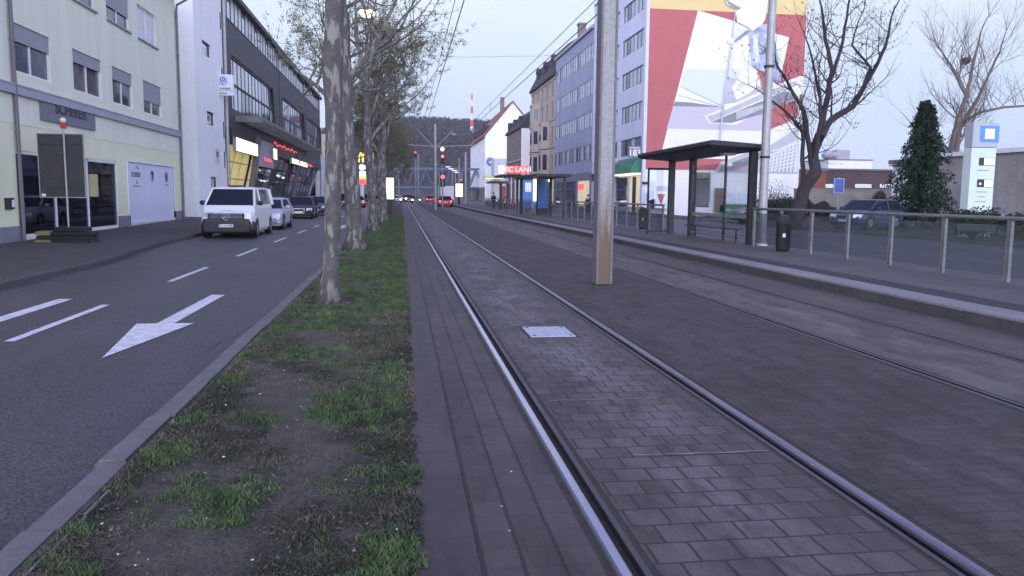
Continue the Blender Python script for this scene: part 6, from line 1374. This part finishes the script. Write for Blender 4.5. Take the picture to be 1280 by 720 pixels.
mains = [limb([(1023, 172), (1040, 150), (1068, 132), (1083, 108), (1092, 80), (1108, 50), (1118, 20)], .20, .05, 1), limb([(1025, 168), (1033, 135), (1036, 90), (1032, 50), (1022, 10)], .17, .05, 1),
         limb([(1018, 205), (1012, 180), (1002, 140), (992, 110), (975, 90)], .15, .05, 1), limb([(1004, 235), (1006, 200), (1004, 165), (985, 138), (965, 122)], .13, .04, 1), limb([(1017, 200), (1022, 150), (1028, 110), (1010, 60)], .13, .04, 1), limb([(1036, 95), (1055, 60), (1062, 20), (1070, -20)], .10, .04, 1), limb([(1083, 108), (1088, 85), (1070, 55), (1075, 25)], .09, .03, 1)]
for P, R_ in mains:
    for k in range(10):
        i = r.randint(3, len(P)-2); a = r.uniform(0, 6.283); t.branch(P[i], (math.cos(a), math.sin(a)*.8, r.uniform(.1, 1.1)), r.uniform(.9, 1.9), R_[i]*.38, 2, 4, .12, .3, 4, (2, 3), .8, .68, .25, .45)
    t.branch(P[-1], P[-1]-P[-2], 1.6, R_[-1], 2, 4, .1, .28, 4, (2, 3), .8, .7, .2)
rt = random.Random(4); tufts = leaves([p for p in t.tips if rt.random() < .35], rt, 1, .055, .05, droop=1.2)
T = thing('bare_tree', 'dark bare tree with spreading limbs and dry tufts in front of the mural', 'tree', (c.x, YT_, 0)); t.wood(0, 0).build('trunk', M['bark_dark'], T, True); t.wood(1, 9).build('branches', M['bark_dark'], T); tufts.build('seed_tufts', M['twig_leaf'], T)
# bare plane at the far right with a nest
YT_ = 62.; c = AY(1184, 240, YT_); t = Tree(44); r = t.r
def mainbranches(spec, sub, ln, maxd, rk=.4):
    for pxs, r0, r1, dep in spec:
        P, R_ = limb(pxs, r0, r1, dep)
        for k in range(sub):
            i = r.randint(2, len(P)-2); a = r.uniform(0, 6.283); t.branch(P[i], (math.cos(a), math.sin(a)*.8, r.uniform(.3, 1.3)), ln*r.uniform(.6, 1.2), R_[i]*rk, 2, maxd, .16, .22, 5, (3, 4), .62, .68, .2, .45)
        t.branch(P[-1], P[-1]-P[-2], ln, R_[-1], 2, maxd, .15, .2, 5, (3, 4), .6, .7, .2)
mainbranches([([(1183, 245), (1188, 200), (1192, 165), (1204, 120), (1212, 90), (1218, 60)], .29, .09, 0)], 14, 2.9, 4)
mainbranches([([(1190, 200), (1203, 160), (1220, 125), (1236, 95), (1246, 65)], .21, .07, 1), ([(1204, 118), (1192, 90), (1178, 68)], .18, .07, 1), ([(1209, 150), (1225, 140), (1255, 134), (1300, 131)], .14, .07, 1), ([(1188, 195), (1170, 180), (1150, 168)], .12, .05, 1)], 10, 2.7, 4)
T = thing('bare_tree', 'tall bare plane tree with a bird nest behind the workshop at the right', 'tree', (c.x, YT_, 0)); t.wood(0, 0).build('trunk', M['bark_grey'], T, True); t.wood(1, 9).build('branches', M['bark_grey'], T)
n_ = tp(1207, 76); q = MB(); rn = random.Random(2)
for i in range(90): a = rdir(rn)*.42; a.z *= .7; b = rdir(rn)*.42; b.z *= .7; q.tube([n_+a, n_+a.lerp(b, .5)*1.05, n_+b], .02, 3, False)
q.sphere(n_, .34, 10, 7, (1, 1, .75)); tag(q.build('bird_nest', M['bark_dark']), 'round dark bird nest in the bare plane tree', 'nest').location = (c.x, YT_, 0)
# dark conifer
YC = 40.; c = AY(1146, 292, YC); top = AY(1148, 128, YC).z
T = thing('conifer', 'dark narrow conifer with drooping branches behind the fence', 'conifer', (c.x, YC, 0)); r = random.Random(9)
q = MB(); q.tube([(0, 0, 0), (.03, 0, top*.5), (.08, 0, top-.1)], [.16, .1, .02], 8); q.build('trunk', M['bark_dark'], T)
V = []; F = []; Bq = MB()
for k in range(360):
    t_ = (k+.5)/360; z = .35+(top-.35)*t_**.95; R_ = (2.0*(1-t_)**.8+.13)*r.uniform(.4, 1.3); a = k*2.39996+r.uniform(-.3, .3); dr = r.uniform(.25, .6)
    P = [Vector((math.cos(a)*R_*s+.08*t_, math.sin(a)*R_*s, z+.12*s-dr*R_*s*s)) for s in (0, .35, .7, 1)]
    Bq.tube(P, [.022, .016, .01, .005], 3, False)
    for j in range(60):
        s = r.random()**.6; i = min(2, int(s*3)); p = P[i].lerp(P[i+1], s*3-i)+rdir(r)*.13; u = Vector((math.cos(a)*.5, math.sin(a)*.5, -.8))+rdir(r)*.6; u.normalize(); w = u.cross(rdir(r)).normalized(); L_ = r.uniform(.07, .17); o = len(V)
        V += [p, p+w*.035+u*L_*.4, p+u*L_, p-w*.05+u*L_*.4]; F.append((o, o+1, o+2, o+3))
Bq.build('branches', M['bark_dark'], T); q = MB(); q.add(V, F); q.build('foliage', M['needle'], T)
# shrubs and hedge
def shrub(label, px, py, Y, rx, rz_, m='bush', n=2600, sz=.06, seed=1):
    c = AY(px, py, Y); r = random.Random(seed); T = thing('shrub', label, 'shrub', (c.x, Y, .05)); V = []; F = []; q = MB()
    lob = [(rdir(r)*rx*.55, r.uniform(.45, .75)) for _ in range(9)]
    for k in range(14):
        a = r.uniform(0, 6.28); e = Vector((math.cos(a)*rx*.7, math.sin(a)*rx*.6, rz_*r.uniform(.8, 1.7))); q.tube([(0, 0, 0), e*.5+rdir(r)*.1, e], [.025, .015, .006], 3, False)
    q.build('stems', M['bark_dark'], T)
    for k in range(n):
        l_, s_ = lob[r.randrange(9)]; d = rdir(r)*(r.random()**.35); p = Vector((l_.x+d.x*rx*s_, l_.y+d.y*rx*s_, rz_+(l_.z/rx*rz_)*.6+d.z*rz_*s_))
        if p.z < 0: p.z = abs(p.z)*.5
        u = rdir(r); w = u.cross(rdir(r)).normalized(); o = len(V); V += [p-u*sz, p+w*sz*.6, p+u*sz, p-w*sz*.6]; F.append((o, o+1, o+2, o+3))
    g = MB(); g.add(V, F); g.build('foliage', M[m], T); return T
shrub('dense green shrub before the pale pylon', 1216, 270, 28.5, 1.05, .72, n=4500, sz=.05, seed=3)
shrub('green shrub at the far right behind the fence', 1285, 272, 27, .9, .6, n=3000, sz=.05, seed=5)
shrub('shrub at the foot of the dark bare tree', 975, 250, 45, 1.1, .95, 'bush_dry', n=3500, sz=.055, seed=6)
shrub('low shrub between the bare tree and the blue sign', 1030, 265, 50, 1.2, .6, n=2500, seed=7)
shrub('twiggy pale shrub against the foot of the mural wall', 960, 235, 58, 1.7, 1.6, 'bush_dry', n=1500, sz=.05, seed=8)
shrub('low green shrub beside the conifer foot', 1118, 280, 41, .9, .5, n=2500, seed=12)
for i, (px, Y, rx, rz_, lab) in enumerate(((1095, 88, 2.6, 2.6, 'dark rounded tree crown above the dark brick hall'), (1033, 95, 1.8, 2.4, 'small dark evergreen above the orange brick block'), (1112, 92, 2.0, 2.3, 'dark shrub top left of the conifer'))):
    shrub(lab, px, 240, Y, rx, rz_, 'needle', n=5000, sz=.16, seed=20+i)
# ivy over the garden wall
V = []; F = []; r = random.Random(77); a_, b_ = AY(995, 237, 70.).x, AY(1125, 241, 70.).x
for k in range(9000):
    x = r.uniform(a_, b_); z = r.uniform(.05, 2.0)*(.55+.45*math.sin(x*.9)+.3*math.sin(x*2.3)); 
    if z < .05: continue
    p = Vector((x, 69.9-r.random()*.25, z)); u = rdir(r); w = u.cross(rdir(r)).normalized(); s_ = .09; o = len(V); V += [p-u*s_, p+w*s_*.6, p+u*s_, p-w*s_*.6]; F.append((o, o+1, o+2, o+3))
g = MB(); g.add(V, F); tag(g.build('ivy', M['bush_dry']), 'dry ivy covering the old rendered wall', 'ivy', kind='stuff')

# ================================================================= GRASS AND LITTER (uncountable)
rg = np.random.default_rng(5)
def clumpfield(n):
    cx_ = rg.uniform(-1.5, -.02, n); cy_ = 2.6+rg.random(n)**1.5*60; return cx_, cy_
def vnoise(x, y, s, seed):
    g_ = np.random.default_rng(seed).random((64, 256)); X = x*s+17.3; Y = y*s+3.1; xi = np.floor(X).astype(int); yi = np.floor(Y).astype(int); fx = X-xi; fy = Y-yi; fx = fx*fx*(3-2*fx); fy = fy*fy*(3-2*fy)
    G_ = lambda a, b: g_[a % 64, b % 256]
    return (G_(xi, yi)*(1-fx)+G_(xi+1, yi)*fx)*(1-fy)+(G_(xi, yi+1)*(1-fx)+G_(xi+1, yi+1)*fx)*fy
def blades(n, ylo, yhi, ypow, thr, hmin, hmax, name, m, wid=.004, dense=True, seed=1, xlo=-1.58, xhi=.10):
    y = ylo+rg.random(n)**ypow*(yhi-ylo); x = rg.uniform(xlo, xhi, n)
    f = .42*vnoise(x, y, 2.3, seed)+.36*vnoise(x, y, 5.5, seed+1)+.22*vnoise(x, y, 12, seed+2)
    f += .10*np.clip((y-7.2)/3, 0, 1)+.03*np.clip((y-12)/10, 0, 1)-.03*np.clip((5.0-y)/2, 0, 1)
    edge_ = np.clip((x-.0)/.10, 0, 1)*.25*(1-.9*(vnoise(x*0+3, y, 2.7, 44) > .62)); f = f-edge_; keep = rg.random(n) < np.clip((f-thr)/.12, 0, 1); x, y, f = x[keep], y[keep], f[keep]; k = len(x)
    h = (hmin+(hmax-hmin)*np.clip((f-thr)/.3, 0, 1))*rg.uniform(.55, 1.25, k); a = rg.uniform(0, 6.283, k); ln = rg.uniform(.1, .9, k)*h; b = rg.uniform(0, 6.283, k); w = wid*(1+y*.09)
    z0 = np.full(k, -.005); px_ = np.cos(a)*w; py_ = np.sin(a)*w; tx = x+np.cos(b)*ln; ty = y+np.sin(b)*ln; mx_ = x+np.cos(b)*ln*.35; my_ = y+np.sin(b)*ln*.35
    V = np.stack([np.stack([x-px_, y-py_, z0], 1), np.stack([x+px_, y+py_, z0], 1), np.stack([mx_+px_*.7, my_+py_*.7, z0+h*.62], 1), np.stack([mx_-px_*.7, my_-py_*.7, z0+h*.62], 1), np.stack([tx, ty, z0+h*.95], 1)], 1).reshape(-1, 3)
    me = bpy.data.meshes.new(name); o5 = np.arange(k)*5
    loops = np.stack([o5, o5+1, o5+2, o5+3, o5+3, o5+2, o5+4], 1).reshape(-1)
    me.vertices.add(k*5); me.vertices.foreach_set('co', V.reshape(-1)); me.loops.add(k*7); me.loops.foreach_set('vertex_index', loops.astype(np.int32))
    me.polygons.add(k*2); st = np.stack([np.arange(k)*7, np.arange(k)*7+4], 1).reshape(-1); me.polygons.foreach_set('loop_start', st.astype(np.int32)); me.polygons.foreach_set('loop_total', np.tile([4, 3], k).astype(np.int32))
    me.update(calc_edges=True); me.validate(); me.materials.append(m); o = bpy.data.objects.new(name, me); COL.objects.link(o); return o
tag(blades(260000, 2.6, 60, 1.9, .43, .012, .06, 'grass', M['grass'], .0035, seed=3), kind='stuff')
tag(blades(160000, 2.6, 40, 2.0, .29, .006, .035, 'dry_grass', M['straw'], .0025, seed=9), kind='stuff')
tag(blades(330000, 2.6, 20, 1.5, .25, .006, .026, 'low_weeds', mat('low weeds', (.042, .05, .034), .9, var=.35, scale=4), .004, seed=21), kind='stuff')
# crumbs of soil, dead leaves and bits of stalk on the verge
q = MB(); r = random.Random(19)
for k in range(9000):
    y = 2.8+r.random()**1.8*16; x = r.uniform(-1.58, .06); s_ = r.uniform(.004, .013)*(1+y*.04); z = .012; q.cur = r.choice((0, 0, 0, 1, 1, 2))
    if q.cur == 0:
        p = [Vector((x, y, z))+rdir(r)*s_ for _ in range(4)]; q.add(p, [(0, 1, 2), (0, 2, 3), (0, 3, 1), (1, 2, 3)])
    elif q.cur == 1:
        u = rdir(r)*s_*1.5; w = u.cross(Vector((0, 0, 1)))*.6; c = Vector((x, y, z+.004)); q.quad(c-u, c+w+Vector((0, 0, .003)), c+u, c-w)
    else:
        u = rdir(r)*r.uniform(.012, .05); u.z *= .25; c = Vector((x, y, z+.006)); w = u.cross(Vector((0, 0, 1))).normalized()*.0016; q.quad(c-u-w, c+u-w, c+u+w, c-u+w)
tag(q.build('soil_crumbs', [mat('soil crumbs', (.05, .04, .036), .95, var=.5, scale=20), mat('dead leaf', (.10, .075, .055), .9, var=.4, scale=9), M['straw']]), kind='stuff')
q = MB(); r = random.Random(8)
for k in range(150):
    y = 2.9+r.random()**1.6*16; x = r.uniform(-1.5, .05) if r.random() < .92 else r.uniform(.05, 4.5); s_ = r.uniform(.003, .012); z = .012 if x > .05 else .035; u = rdir(r); u.z *= .3; w = u.cross(Vector((0, 0, 1))); q.quad(Vector((x, y, z))-u*s_, Vector((x, y, z))+w*s_, Vector((x, y, z+.005))+u*s_, Vector((x, y, z))-w*s_)
tag(q.build('fallen_petals', M['litter']), kind='stuff')

# ================================================================= AIR
q = MB(); q.box(-900, 900, -60, 1000, -1.3, 175)
hz = q.build('haze', mat('haze', (.8, .8, .85)))
hm = hz.data.materials[0]; hn, hl = hm.node_tree.nodes, hm.node_tree.links
for x_ in list(hn):
    if x_.type != 'OUTPUT_MATERIAL': hn.remove(x_)
pv = hn.new('ShaderNodeVolumePrincipled'); pv.inputs['Color'].default_value = (.9, .92, .98, 1); pv.inputs['Density'].default_value = .0002; pv.inputs['Anisotropy'].default_value = 0
hl.new(pv.outputs[0], hn['Material Output'].inputs['Volume']); tag(hz, kind='stuff')
